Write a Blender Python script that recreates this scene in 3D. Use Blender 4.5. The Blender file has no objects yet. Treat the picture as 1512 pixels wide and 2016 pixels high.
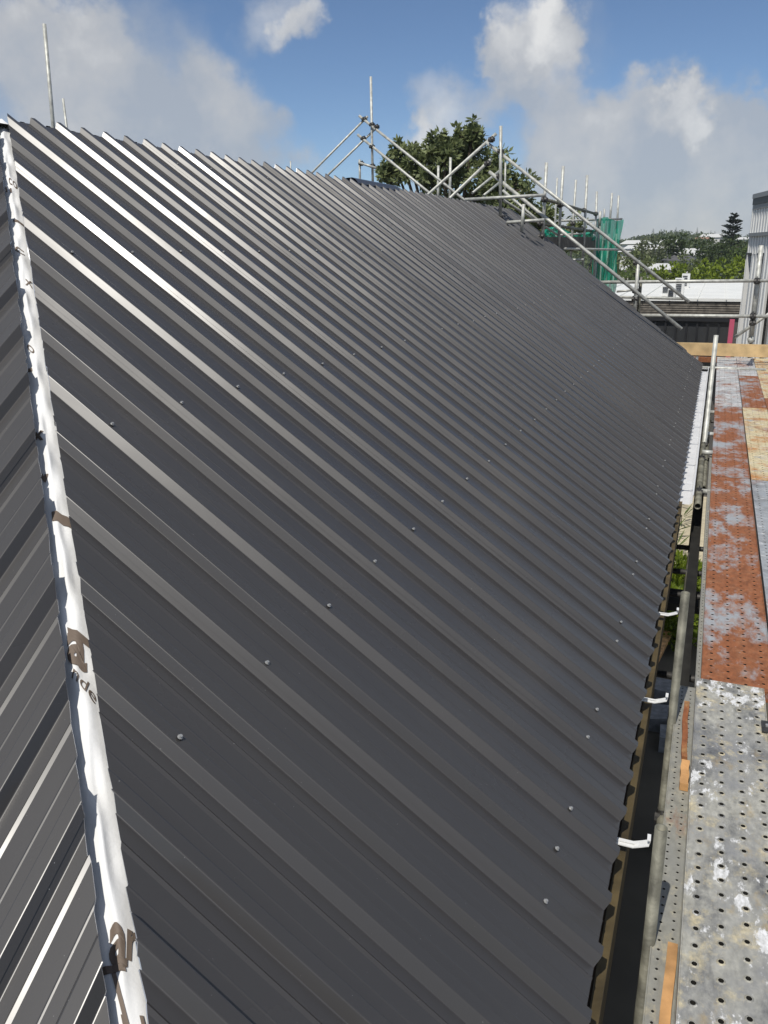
import bpy, bmesh, math, random
from mathutils import Vector, Matrix
random.seed(7)
S = bpy.context.scene
COL = S.collection

# ------------------------------------------------------------------ camera
CAM = Vector((0.1011, -1.4698, 1.629))
RT = Vector((0.9313, 0.3642, -0.0095)); FW = Vector((-0.3501, 0.8875, -0.2996)).normalized()
UP = RT.cross(FW).normalized(); RT = FW.cross(UP).normalized()
FPX = 1626.7
cd = bpy.data.cameras.new('camera'); cam = bpy.data.objects.new('camera', cd); COL.objects.link(cam)
cd.sensor_fit = 'VERTICAL'; cd.sensor_height = 24.0; cd.lens = 24.0 * FPX / 2016.0
cd.clip_start = 0.05; cd.clip_end = 6000
m = Matrix.Identity(4)
for i in range(3):
    m[i][0] = RT[i]; m[i][1] = UP[i]; m[i][2] = -FW[i]; m[i][3] = CAM[i]
cam.matrix_world = m
S.camera = cam

def ray(px, py):
    return FW + RT * ((px - 756) / FPX) + UP * ((1008 - py) / FPX)
def aty(px, py, y):
    d = ray(px, py); return CAM + d * ((y - CAM.y) / d.y)
def atz(px, py, z):
    d = ray(px, py); return CAM + d * ((z - CAM.z) / d.z)

# ------------------------------------------------------------------ sun and sky
AZ = math.radians(6.4); EL = math.radians(57)
LS = Vector((-math.sin(AZ) * math.cos(EL), -math.cos(AZ) * math.cos(EL), math.sin(EL)))
sl = bpy.data.lights.new('sun', 'SUN'); sl.energy = 3.6; sl.angle = math.radians(0.55); sl.color = (1.0, 0.955, 0.88)
so = bpy.data.objects.new('sun', sl); COL.objects.link(so)
so.rotation_euler = LS.to_track_quat('Z', 'Y').to_euler(); so.location = LS * 30

W = bpy.data.worlds.new('World'); S.world = W; W.use_nodes = True
nt = W.node_tree; nt.nodes.clear()
def wn(t, **k):
    n = nt.nodes.new(t)
    for a, b in k.items(): setattr(n, a, b)
    return n
def wl(a, b): nt.links.new(a, b)
def wmath(op, a, b=None, c=None):
    n = wn('ShaderNodeMath', operation=op)
    for i, v in enumerate((a, b, c)):
        if v is None: continue
        if isinstance(v, (int, float)): n.inputs[i].default_value = v
        else: wl(v, n.inputs[i])
    return n.outputs[0]
sky = wn('ShaderNodeTexSky', sky_type='NISHITA'); sky.sun_disc = False
sky.sun_elevation = EL; sky.sun_rotation = math.radians(186.4); sky.air_density = .85; sky.dust_density = 0.0; sky.ozone_density = 4.5; sky.altitude = 900
tc = wn('ShaderNodeTexCoord')
# direction warped by noise, so that cloud edges billow
nz = wn('ShaderNodeTexNoise'); nz.inputs['Scale'].default_value = 9.0; nz.inputs['Detail'].default_value = 7.0; nz.inputs['Roughness'].default_value = 0.58
wl(tc.outputs['Generated'], nz.inputs['Vector'])
sub = wn('ShaderNodeVectorMath', operation='SUBTRACT'); wl(nz.outputs['Color'], sub.inputs[0]); sub.inputs[1].default_value = (0.5, 0.5, 0.5)
scl = wn('ShaderNodeVectorMath', operation='SCALE'); wl(sub.outputs[0], scl.inputs[0]); scl.inputs['Scale'].default_value = 0.17
add = wn('ShaderNodeVectorMath', operation='ADD'); wl(tc.outputs['Generated'], add.inputs[0]); wl(scl.outputs[0], add.inputs[1])
nrm = wn('ShaderNodeVectorMath', operation='NORMALIZE'); wl(add.outputs[0], nrm.inputs[0])
nzb = wn('ShaderNodeTexNoise'); nzb.inputs['Scale'].default_value = 7.5; nzb.inputs['Detail'].default_value = 8.0; nzb.inputs['Roughness'].default_value = 0.6; wl(tc.outputs['Generated'], nzb.inputs['Vector'])
def blob(px, py, rad_px, wgt):
    d = ray(px, py).normalized(); a = rad_px / FPX
    n = wn('ShaderNodeVectorMath', operation='DOT_PRODUCT'); wl(nrm.outputs[0], n.inputs[0]); n.inputs[1].default_value = d
    mr = wn('ShaderNodeMapRange', interpolation_type='SMOOTHSTEP'); wl(n.outputs['Value'], mr.inputs[0])
    mr.inputs[1].default_value = math.cos(a * 1.25); mr.inputs[2].default_value = math.cos(a * 0.25)
    mr.inputs[3].default_value = 0; mr.inputs[4].default_value = wgt
    return mr.outputs[0]
body = None
for b in [(330, 170, 150, .42), (230, 260, 120, .4), (20, 190, 150, .55), (110, 110, 90, .3), (60, 10, 110, .4), (450, 260, 120, .42), (545, 310, 80, .35), (560, 30, 70, .36), (610, 60, 40, .25), (870, 265, 85, .45),
          (1000, 110, 85, .6), (1085, 130, 85, .55), (940, 110, 45, .35), (980, 200, 70, .3), (1130, 270, 90, .32), (1310, 285, 110, .5), (1420, 310, 105, .42), (1500, 290, 80, .4), (1240, 330, 150, .48),
          (1420, 390, 180, .5), (1100, 380, 130, .42), (1240, 450, 160, .35), (1190, 60, 70, .2), (1100, 30, 60, .2), (770, 280, 50, .3)]:
    o = blob(*b); body = o if body is None else wmath('ADD', body, o)
# the clouds of the rest of the sky
SKYOFF = (3.1, 1.7, .4)
n2 = wn('ShaderNodeTexNoise'); n2.inputs['Scale'].default_value = 2.6; n2.inputs['Detail'].default_value = 8.0; n2.inputs['Roughness'].default_value = 0.55
mp = wn('ShaderNodeMapping'); mp.inputs['Scale'].default_value = (1, 1, 2.2); mp.inputs['Location'].default_value = SKYOFF
wl(tc.outputs['Generated'], mp.inputs[0]); wl(mp.outputs[0], n2.inputs['Vector'])
fw = ray(760, 200).normalized()
dn = wn('ShaderNodeVectorMath', operation='DOT_PRODUCT'); wl(tc.outputs['Generated'], dn.inputs[0]); dn.inputs[1].default_value = fw
away = wn('ShaderNodeMapRange', interpolation_type='SMOOTHSTEP'); wl(dn.outputs['Value'], away.inputs[0])
away.inputs[1].default_value = .72; away.inputs[2].default_value = .92; away.inputs[3].default_value = 1; away.inputs[4].default_value = 0
rest = wn('ShaderNodeMapRange', interpolation_type='SMOOTHSTEP'); wl(n2.outputs['Fac'], rest.inputs[0]); rest.inputs[1].default_value = .40; rest.inputs[2].default_value = .62
body = wmath('MULTIPLY', body, wmath('MULTIPLY_ADD', nzb.outputs['Fac'], 2.0, 0.0))
dens = wmath('ADD', body, wmath('MULTIPLY', rest.outputs[0], away.outputs[0]))
mask = wn('ShaderNodeMapRange', interpolation_type='SMOOTHSTEP'); wl(dens, mask.inputs[0]); mask.inputs[1].default_value = .09; mask.inputs[2].default_value = .66; mask.inputs[4].default_value = .86
# brightness inside the clouds: lit tops, grey bellies
n3 = wn('ShaderNodeTexNoise'); n3.inputs['Scale'].default_value = 8.5; n3.inputs['Detail'].default_value = 9.0; n3.inputs['Roughness'].default_value = .6
mp3 = wn('ShaderNodeMapping'); mp3.inputs['Location'].default_value = (.3, .2, -.06); wl(tc.outputs['Generated'], mp3.inputs[0]); wl(mp3.outputs[0], n3.inputs['Vector'])
lit = None
for b in [(1000, 80, 75, .5), (1085, 95, 70, .45), (930, 110, 50, .3), (1360, 225, 45, .55), (60, 150, 150, .28), (880, 240, 80, .3), (1130, 290, 100, .3), (580, 30, 70, .35), (450, 240, 100, .15)]:
    o = blob(*b); lit = o if lit is None else wmath('ADD', lit, o)
litn = wmath('ADD', lit, wmath('MULTIPLY', wmath('SUBTRACT', n3.outputs['Fac'], .47), 2.2))
ramp = wn('ShaderNodeValToRGB'); wl(litn, ramp.inputs[0])
ramp.color_ramp.elements[0].position = 0.0; ramp.color_ramp.elements[0].color = (4.3, 4.7, 5.3, 1)
ramp.color_ramp.elements[1].position = .95; ramp.color_ramp.elements[1].color = (9.0, 8.9, 8.6, 1)
e = ramp.color_ramp.elements.new(.4); e.color = (5.6, 5.7, 5.85, 1)
mix = wn('ShaderNodeMix', data_type='RGBA'); wl(mask.outputs[0], mix.inputs[0])
wl(sky.outputs[0], mix.inputs[6]); wl(ramp.outputs[0], mix.inputs[7])
bg = wn('ShaderNodeBackground'); bg.inputs[1].default_value = 0.095; wl(mix.outputs[2], bg.inputs[0])
wo = wn('ShaderNodeOutputWorld'); wl(bg.outputs[0], wo.inputs[0])

S.view_settings.view_transform = 'Standard'; S.view_settings.look = 'None'; S.view_settings.exposure = 0.0; S.view_settings.gamma = 1.0
S.view_settings.use_curve_mapping = False
S.render.engine = 'CYCLES'
try:
    S.cycles.use_denoising = True; S.cycles.denoiser = 'OPENIMAGEDENOISE'
except Exception: pass
S.cycles.max_bounces = 6; S.cycles.transparent_max_bounces = 12

# ------------------------------------------------------------------ materials
def mat(name, col, rough=.6, metal=0., spec=.5, noise=None, bump=None, coat=0):
    """noise = (scale, amount, detail); bump = (scale, strength)"""
    M = bpy.data.materials.new(name); M.use_nodes = True
    t = M.node_tree; B = t.nodes['Principled BSDF']
    B.inputs['Base Color'].default_value = (*col, 1); B.inputs['Roughness'].default_value = rough
    B.inputs['Metallic'].default_value = metal; B.inputs['Specular IOR Level'].default_value = spec
    tcn = t.nodes.new('ShaderNodeTexCoord')
    if noise:
        n = t.nodes.new('ShaderNodeTexNoise'); n.inputs['Scale'].default_value = noise[0]; n.inputs['Detail'].default_value = noise[2] if len(noise) > 2 else 5
        t.links.new(tcn.outputs['Object'], n.inputs['Vector'])
        r = t.nodes.new('ShaderNodeValToRGB'); a = noise[1]
        r.color_ramp.elements[0].position = .3; r.color_ramp.elements[1].position = .7
        r.color_ramp.elements[0].color = (*[max(0, c * (1 - a)) for c in col], 1); r.color_ramp.elements[1].color = (*[min(1, c * (1 + a)) for c in col], 1)
        t.links.new(n.outputs['Fac'], r.inputs[0]); t.links.new(r.outputs[0], B.inputs['Base Color'])
    if bump:
        n = t.nodes.new('ShaderNodeTexNoise'); n.inputs['Scale'].default_value = bump[0]; n.inputs['Detail'].default_value = 4
        t.links.new(tcn.outputs['Object'], n.inputs['Vector'])
        b = t.nodes.new('ShaderNodeBump'); b.inputs['Strength'].default_value = bump[1]; b.inputs['Distance'].default_value = .01
        t.links.new(n.outputs['Fac'], b.inputs['Height']); t.links.new(b.outputs[0], B.inputs['Normal'])
    return M

def roof_material():
    M = mat('roof_paint', (.034, .0325, .031), .5, 0, .52)
    t = M.node_tree; B = t.nodes['Principled BSDF']; tcn = t.nodes['Texture Coordinate']
    B.inputs['Coat Weight'].default_value = .62; B.inputs['Coat Roughness'].default_value = .26; B.inputs['Coat IOR'].default_value = 1.5
    def noise(sc, det, rg=.55, scl=(1, 1, 1)):
        mp = t.nodes.new('ShaderNodeMapping'); mp.inputs['Scale'].default_value = scl; t.links.new(tcn.outputs['Object'], mp.inputs[0])
        n = t.nodes.new('ShaderNodeTexNoise'); n.inputs['Scale'].default_value = sc; n.inputs['Detail'].default_value = det; n.inputs['Roughness'].default_value = rg
        t.links.new(mp.outputs[0], n.inputs['Vector']); return n.outputs['Fac']
    def rng(f, a, b, c, d):
        r = t.nodes.new('ShaderNodeMapRange'); t.links.new(f, r.inputs[0])
        for i_, x in enumerate((a, b, c, d)): r.inputs[i_ + 1].default_value = x
        return r.outputs[0]
    t.links.new(rng(noise(1.6, 6), .3, .7, .22, .31), B.inputs['Coat Roughness'])
    # handling dust in soft patches, and sparse pale specks of swarf
    dust = rng(noise(1.1, 7, .62), .5, .75, 0, .55)
    fine = rng(noise(38, 4), .35, .75, .55, 1.0)
    mu = t.nodes.new('ShaderNodeMath'); mu.operation = 'MULTIPLY'; t.links.new(dust, mu.inputs[0]); t.links.new(fine, mu.inputs[1])
    m1 = t.nodes.new('ShaderNodeMix'); m1.data_type = 'RGBA'; t.links.new(mu.outputs[0], m1.inputs[0]); m1.inputs[6].default_value = (.041, .038, .0365, 1); m1.inputs[7].default_value = (.075, .068, .06, 1)
    spk = rng(noise(230, 1, .5), .815, .83, 0, .8)
    m2 = t.nodes.new('ShaderNodeMix'); m2.data_type = 'RGBA'; t.links.new(spk, m2.inputs[0]); t.links.new(m1.outputs[2], m2.inputs[6]); m2.inputs[7].default_value = (.42, .42, .42, 1)
    t.links.new(m2.outputs[2], B.inputs['Base Color'])
    # slight oil-canning of the pans, long along the sheet
    b = t.nodes.new('ShaderNodeBump'); b.inputs['Strength'].default_value = .35; b.inputs['Distance'].default_value = .012
    t.links.new(noise(2.6, 1.5, .4), b.inputs['Height']); t.links.new(b.outputs[0], B.inputs['Normal']); t.links.new(b.outputs[0], B.inputs['Coat Normal'])
    return M

def plank_material(name, layers, rough=.6, seed=0., base=(.3, .31, .32)):
    """layers = [(colour, noise scale, lo, hi, stretch)] painted in order over the base"""
    M = bpy.data.materials.new(name); M.use_nodes = True
    t = M.node_tree; B = t.nodes['Principled BSDF']; B.inputs['Roughness'].default_value = rough
    tcn = t.nodes.new('ShaderNodeTexCoord')
    cur = None
    for i, (c, sc, lo, hi, st) in enumerate(layers):
        mp = t.nodes.new('ShaderNodeMapping'); mp.inputs['Location'].default_value = (seed + i * 3.7, seed * .7 + i, i * 1.3); mp.inputs['Scale'].default_value = (1, st, 1)
        t.links.new(tcn.outputs['Object'], mp.inputs[0])
        n = t.nodes.new('ShaderNodeTexNoise'); n.inputs['Scale'].default_value = sc; n.inputs['Detail'].default_value = 12; n.inputs['Roughness'].default_value = .70
        t.links.new(mp.outputs[0], n.inputs['Vector'])
        mr = t.nodes.new('ShaderNodeMapRange'); t.links.new(n.outputs['Fac'], mr.inputs[0]); mr.inputs[1].default_value = lo - .02; mr.inputs[2].default_value = hi + .03
        # tint noise inside the layer
        n2 = t.nodes.new('ShaderNodeTexNoise'); n2.inputs['Scale'].default_value = 55 + 13 * i; n2.inputs['Detail'].default_value = 6; t.links.new(mp.outputs[0], n2.inputs['Vector'])
        rr = t.nodes.new('ShaderNodeValToRGB'); t.links.new(n2.outputs['Fac'], rr.inputs[0])
        rr.color_ramp.elements[0].position = .3; rr.color_ramp.elements[1].position = .7
        rr.color_ramp.elements[0].color = (*[x * .68 for x in c], 1); rr.color_ramp.elements[1].color = (*[min(.85, x * 1.22) for x in c], 1)
        mx = t.nodes.new('ShaderNodeMix'); mx.data_type = 'RGBA'
        t.links.new(mr.outputs[0], mx.inputs[0])
        if cur is None: mx.inputs[6].default_value = (*base, 1)
        else: t.links.new(cur, mx.inputs[6])
        t.links.new(rr.outputs[0], mx.inputs[7]); cur = mx.outputs[2]
    t.links.new(cur, B.inputs['Base Color'])
    n = t.nodes.new('ShaderNodeTexNoise'); n.inputs['Scale'].default_value = 90; n.inputs['Detail'].default_value = 5; t.links.new(tcn.outputs['Object'], n.inputs['Vector'])
    b = t.nodes.new('ShaderNodeBump'); b.inputs['Strength'].default_value = .35; b.inputs['Distance'].default_value = .004
    t.links.new(n.outputs['Fac'], b.inputs['Height']); t.links.new(b.outputs[0], B.inputs['Normal'])
    return M

RUST = (.27, .095, .036); GALV = (.33, .35, .37); CREAM = (.62, .53, .33); WHITE = (.74, .74, .71); DARK = (.12, .122, .125); OCHRE = (.42, .30, .12)
MT = {}
MT['roof'] = roof_material()
MT['cut'] = mat('cut_metal', (.62, .63, .66), .35, .7)
MT['screw'] = mat('screw_metal', (.42, .42, .41), .42, .4)
MT['washer'] = mat('washer_rubber', (.015, .015, .016), .7)
MT['underlay'] = mat('underlay_paper', (.84, .84, .83), .75, 0, .3, bump=(22, .28))
MT['ink'] = mat('brown_ink', (.17, .13, .10), .7)
MT['tube'] = mat('galvanised_tube', (.50, .50, .455), .5, .25, .5, noise=(16, .28), bump=(60, .15))
MT['tube_dark'] = mat('weathered_tube', (.17, .165, .13), .6, .2, .4, noise=(14, .5), bump=(70, .2))
MT['coupler'] = mat('coupler_steel', (.07, .068, .065), .55, .5, noise=(40, .4))
MT['fascia'] = mat('fascia_timber', (.085, .062, .026), .65, noise=(7, .45), bump=(40, .3))
MT['fascia_dark'] = mat('fascia_inner', (.075, .042, .018), .7, noise=(7, .4))
MT['pine'] = mat('pine_board', (.60, .43, .22), .7, noise=(5, .3, 8), bump=(30, .2))
MT['orange_timber'] = mat('orange_timber', (.55, .30, .12), .7, noise=(9, .4), bump=(40, .2))
MT['gutter'] = mat('gutter_white', (.74, .74, .74), .4, 0, .5, noise=(5, .06))
MT['bracket'] = mat('bracket_white', (.76, .76, .74), .35)
MT['wall'] = mat('wall_board', (.10, .095, .09), .7, noise=(3, .2))
MT['black'] = mat('dark_void', (.012, .012, .012), .8)
MT['dark_shade'] = mat('dark_steel_shade', (.022, .021, .018), .7, .2, noise=(12, .4))  # near-black: shade painted in for the gap strip and plank holes, also a dark board
MT['conc'] = mat('cream_concrete', (.52, .46, .33), .85, noise=(4, .14))
MT['ground'] = mat('ground_soil', (.10, .085, .06), .9, noise=(.6, .4))
MT['hill'] = mat('hill_grass', (.055, .075, .03), .95, noise=(.04, .4))
MT['white_roof'] = mat('white_roof', (.78, .78, .74), .6, noise=(.8, .06))
MT['weatherboard'] = mat('old_weatherboard', (.13, .115, .095), .85, noise=(6, .45))
MT['glass'] = mat('dark_glass', (.045, .047, .05), .08, 0, .6)
MT['frame'] = mat('black_frame', (.02, .02, .022), .4)
MT['pink'] = mat('pink_paint', (.55, .10, .17), .5)
MT['clad'] = mat('grey_cladding', (.76, .76, .74), .55, 0, .4, noise=(2, .05))
MT['clad_dark'] = mat('charcoal_flashing', (.025, .027, .032), .5)
MT['clad_mid'] = mat('mid_grey_flashing', (.24, .25, .26), .5)
MT['ac'] = mat('heat_pump_white', (.7, .7, .68), .5)
MT['bark'] = mat('bark', (.11, .085, .06), .9, noise=(5, .4), bump=(12, .6))
MT['house_white'] = mat('painted_wall', (.72, .70, .66), .7)
MT['tile_roof'] = mat('roof_tiles_grey', (.10, .10, .105), .7, noise=(1, .2))
MT['pale_roof'] = mat('pale_iron_roof', (.62, .62, .6), .6)
MT['terracotta'] = mat('terracotta_tiles', (.36, .2, .14), .8)
MT['stone'] = mat('grey_block', (.2, .2, .2), .85, noise=(8, .35))
def leaf_mat(name, c1, c2, rough=.5):
    M = bpy.data.materials.new(name); M.use_nodes = True; t = M.node_tree; B = t.nodes['Principled BSDF']
    B.inputs['Roughness'].default_value = rough; B.inputs['Specular IOR Level'].default_value = .35
    oi = t.nodes.new('ShaderNodeTexCoord'); n = t.nodes.new('ShaderNodeTexNoise'); n.inputs['Scale'].default_value = 2.5; n.inputs['Detail'].default_value = 6
    t.links.new(oi.outputs['Object'], n.inputs['Vector'])
    r = t.nodes.new('ShaderNodeValToRGB'); r.color_ramp.elements[0].position = .35; r.color_ramp.elements[1].position = .66
    r.color_ramp.elements[0].color = (*c1, 1); r.color_ramp.elements[1].color = (*c2, 1)
    t.links.new(n.outputs['Fac'], r.inputs[0]); t.links.new(r.outputs[0], B.inputs['Base Color'])
    tr = t.nodes.new('ShaderNodeBsdfTranslucent'); t.links.new(r.outputs[0], tr.inputs[0])
    ms = t.nodes.new('ShaderNodeMixShader'); ms.inputs[0].default_value = .32
    o = t.nodes['Material Output']; t.links.new(B.outputs[0], ms.inputs[1]); t.links.new(tr.outputs[0], ms.inputs[2]); t.links.new(ms.outputs[0], o.inputs[0])
    return M
MT['leaf_tree'] = leaf_mat('leaf_olive', (.095, .125, .045), (.29, .33, .15))
MT['leaf_bright'] = leaf_mat('leaf_bright', (.10, .15, .015), (.26, .33, .03))
MT['leaf_mid'] = leaf_mat('leaf_mid', (.055, .09, .024), (.14, .19, .05))
MT['leaf_dark'] = leaf_mat('leaf_dark', (.04, .065, .024), (.10, .135, .045))
MT['leaf_pine'] = leaf_mat('leaf_pine', (.015, .03, .018), (.035, .055, .03))
MT['leaf_far'] = leaf_mat('leaf_far', (.06, .085, .034), (.14, .175, .06))
MT['leaf_grey'] = leaf_mat('leaf_grey', (.09, .11, .06), (.2, .22, .12))
def net_mat():
    M = bpy.data.materials.new('green_net'); M.use_nodes = True; t = M.node_tree; B = t.nodes['Principled BSDF']
    B.inputs['Base Color'].default_value = (.0, .36, .24, 1); B.inputs['Roughness'].default_value = .7
    tr = t.nodes.new('ShaderNodeBsdfTranslucent'); tr.inputs[0].default_value = (.02, .5, .36, 1)
    tp = t.nodes.new('ShaderNodeBsdfTransparent')
    a = t.nodes.new('ShaderNodeMixShader'); a.inputs[0].default_value = .35; b = t.nodes.new('ShaderNodeMixShader'); b.inputs[0].default_value = .22
    t.links.new(B.outputs[0], a.inputs[1]); t.links.new(tr.outputs[0], a.inputs[2]); t.links.new(a.outputs[0], b.inputs[1]); t.links.new(tp.outputs[0], b.inputs[2])
    t.links.new(b.outputs[0], t.nodes['Material Output'].inputs[0]); return M
MT['net'] = net_mat()

# ------------------------------------------------------------------ builders
class MB:
    def __init__(s): s.v = []; s.f = []; s.m = []
    def add(s, vs, fs, mi=0):
        o = len(s.v); s.v += [tuple(v) for v in vs]; s.f += [tuple(i + o for i in f) for f in fs]; s.m += [mi] * len(fs)
    def box(s, a, b, mi=0):
        x0, y0, z0 = a; x1, y1, z1 = b
        s.add([(x0, y0, z0), (x1, y0, z0), (x1, y1, z0), (x0, y1, z0), (x0, y0, z1), (x1, y0, z1), (x1, y1, z1), (x0, y1, z1)],
              [(3, 2, 1, 0), (4, 5, 6, 7), (0, 1, 5, 4), (1, 2, 6, 5), (2, 3, 7, 6), (3, 0, 4, 7)], mi)
    def obox(s, c, ax, ay, az, mi=0):
        c = Vector(c); vs = [c + ax * i + ay * j + az * k for k in (-1, 1) for j in (-1, 1) for i in (-1, 1)]
        s.add(vs, [(0, 2, 3, 1), (4, 5, 7, 6), (0, 1, 5, 4), (1, 3, 7, 5), (3, 2, 6, 7), (2, 0, 4, 6)], mi)
    def tube(s, a, b, r, n=10, hollow=True, r2=None, mi=0):
        a = Vector(a); b = Vector(b); d = (b - a).normalized(); r2 = r2 or r
        x = d.orthogonal().normalized(); y = d.cross(x)
        def ring(c, q): return [c + x * (q * math.cos(2 * math.pi * i / n)) + y * (q * math.sin(2 * math.pi * i / n)) for i in range(n)]
        vs = ring(a, r) + ring(b, r2); fs = [(i, (i + 1) % n, n + (i + 1) % n, n + i) for i in range(n)]
        if hollow:
            vs += ring(a, r * .8) + ring(b, r2 * .8)
            fs += [(2 * n + i, 3 * n + i, 3 * n + (i + 1) % n, 2 * n + (i + 1) % n) for i in range(n)]
            fs += [((i + 1) % n, i, 2 * n + i, 2 * n + (i + 1) % n) for i in range(n)]
            fs += [(n + i, n + (i + 1) % n, 3 * n + (i + 1) % n, 3 * n + i) for i in range(n)]
        else:
            fs += [tuple(range(n - 1, -1, -1)), tuple(range(n, 2 * n))]
        s.add(vs, fs, mi)
    def mesh(s, name, mats):
        me = bpy.data.meshes.new(name); me.from_pydata(s.v, [], s.f); me.update()
        for q in (mats if isinstance(mats, (list, tuple)) else [mats]): me.materials.append(q)
        if any(s.m): me.polygons.foreach_set('material_index', s.m)
        return me
    def build(s, name, mats, parent=None, smooth=False):
        me = s.mesh(name, mats)
        if smooth: me.polygons.foreach_set('use_smooth', [True] * len(me.polygons))
        o = bpy.data.objects.new(name, me); COL.objects.link(o)
        if parent: o.parent = parent; o.matrix_parent_inverse = parent.matrix_world.inverted()
        return o
def tag(o, label=None, cat=None, group=None, kind=None):
    if label: o['label'] = label
    if cat: o['category'] = cat
    if group: o['group'] = group
    if kind: o['kind'] = kind
    return o
def empty(name, loc, label=None, cat=None, group=None):
    o = bpy.data.objects.new(name, None); COL.objects.link(o); o.location = loc; o.empty_display_size = .1
    o.matrix_world = Matrix.Translation(Vector(loc))
    return tag(o, label, cat, group)
def inst(name, me, parent, M):
    o = bpy.data.objects.new(name, me); COL.objects.link(o); o.parent = parent
    o.matrix_parent_inverse = parent.matrix_world.inverted() if parent else Matrix.Identity(4); o.matrix_basis = M
    return o
def pipe(parent, name, a, b, r=.024, m='tube', n=10):
    q = MB(); q.tube(a, b, r, n); return q.build(name, MT[m], parent, smooth=True)
cpm = None
def coupler_mesh():
    q = MB()
    for ax in (0, 1):
        d = Vector((0, 0, .05)) if ax == 0 else Vector((.05, 0, 0)); c = Vector((0, 0, 0)) if ax == 0 else Vector((0, -.05, 0))
        q.tube(c - d * .9, c + d * .9, .036, 8, False)
        q.obox(c + (Vector((.045, 0, 0)) if ax == 0 else Vector((0, -.045, 0))), Vector((.012, 0, 0)), Vector((0, .012, 0)), Vector((0, 0, .03)))
    q.tube((.0, -.06, .03), (.0, .05, .06), .009, 6, False)
    return q.mesh('coupler', MT['coupler'])
CPM = coupler_mesh()
def coupler(parent, p, s=1., rz=0.):
    return inst('coupler', CPM, parent, Matrix.Translation(Vector(p)) @ Matrix.Rotation(rz, 4, 'Z') @ Matrix.Diagonal((s, s, s, 1)))

GZ = -6.5
# ------------------------------------------------------------------ large structure: ground, hills
q = MB(); q.add([(-1500, -300, GZ), (1500, -300, GZ), (1500, 2500, GZ), (-1500, 2500, GZ)], [(0, 1, 2, 3)])
tag(q.build('ground', MT['ground']), kind='structure')
def hz(x, y):
    d = max(0., y - 85)
    z = -6.6 + 15.0 * (1 - math.exp(-d / 330.))
    t = -x / max(y, 1) # bearing
    z += 3.4 * math.exp(-((t - .05) / .035) ** 2) * min(1, d / 400) - 1.2 * math.exp(-((t - .12) / .03) ** 2) * min(1, d / 400)
    z += .8 * math.sin(x * .03 + y * .011) * min(1, d / 150)
    return z
q = MB(); NX, NY = 60, 50
for j in range(NY + 1):
    y = 84 + 716 * j / NY
    for i in range(NX + 1):
        x = (-420 + 640 * i / NX); q.v.append((x, y, hz(x, y) if j < NY else hz(x, y) - 14))
for j in range(NY):
    for i in range(NX):
        a = j * (NX + 1) + i; q.f.append((a, a + 1, a + NX + 2, a + NX + 1)); q.m.append(0)
tag(q.build('hills', MT['hill'], smooth=True), kind='structure')
q = MB(); q.box((-2.5, 19.6, GZ), (3.2, 31, GZ + .12))
tag(q.build('patio_slab', MT['conc']), kind='structure')

# ------------------------------------------------------------------ the house and its metal roof
TH = 0.6067; T = math.tan(TH); CT = math.cos(TH); ST = math.sin(TH)
WR = 3.3441; HA = 1.2773; HB = .9758; G = .082; P = .19; RH = .026
house = empty('house', (-3.34, 6, GZ), 'house under a new charcoal ribbed metal roof, hip still uncapped', 'house')
def rp(u, v, w): return Vector((-u * CT + w * ST, v, u * ST + w * CT))
def yend(u): return 11.85 + 1.55 * min(1, (u * CT) / WR)
VS = .016    # phase of the ribs along the eave
def rib_profile(k, under=False, over=False, far=True):
    """points (dv, w) of one pitch from the near foot of rib k to the near foot of the next, with rolled corners"""
    tilt = (51.5 + 5.0 * ((k * 37 % 11) / 10.)) if k % 2 else (60.5 + 2.5 * ((k * 23 % 7) / 6.))   # near flank: odd ribs lie back a little further
    near_run = .0227 / math.tan(math.radians(tilt)) + .0017
    cw = .0155; h = RH; xf = -cw - near_run
    return [(xf - .0024, -h), (xf - .0006, -h + .0004), (xf + .0007, -h + .0014), (-cw - .0010, -.0019), (-cw + .0003, -.0006), (-cw + .0022, -.0001),
            (cw - .002, -.0001), (cw, -.0008), (cw + .0010, -.0022), (cw + .0170, -h + .001), (cw + .0185, -h),
            (.062, -h), (.0655, -h + .0007), (.069, -h), (.113, -h), (.122, -h + .0028), (.1265, -h)]
def sheet_profile(k0, n=4):
    """one sheet: over-laps rib k0, ends under rib k0+n"""
    out = []
    for k in range(k0, k0 + n + 1):
        pr = rib_profile(k)
        if k == k0:
            a, b = pr[2], pr[3]; out.append((k * P + a[0] * .62 + b[0] * .38, (a[1] * .62 + b[1] * .38) + .0026)); out += [(k * P + d, w + .0026) for d, w in pr[3:9]]; out += [(k * P + d, w) for d, w in pr[9:]]
        elif k == k0 + n:
            out += [(k * P + d, w - .0004) for d, w in pr[:8]]
        else:
            out += [(k * P + d, w) for d, w in pr]
    return [(v + VS, w) for v, w in out]
rj = random.Random(3)
screw_q = MB(); screw_q.tube((0, 0, 0), (0, 0, .0022), .0068, 10, False, mi=1); screw_q.tube((0, 0, .0022), (0, 0, .0038), .0064, 10, False); screw_q.tube((0, 0, .0038), (0, 0, .0085), .0044, 6, False, r2=.0041)
SCREW = screw_q.mesh('screw', [MT['screw'], MT['washer']])
RM = Matrix(((CT, 0, ST), (0, 1, 0), (-ST, 0, CT))).to_4x4()   # roof frame: z = outward normal
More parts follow.
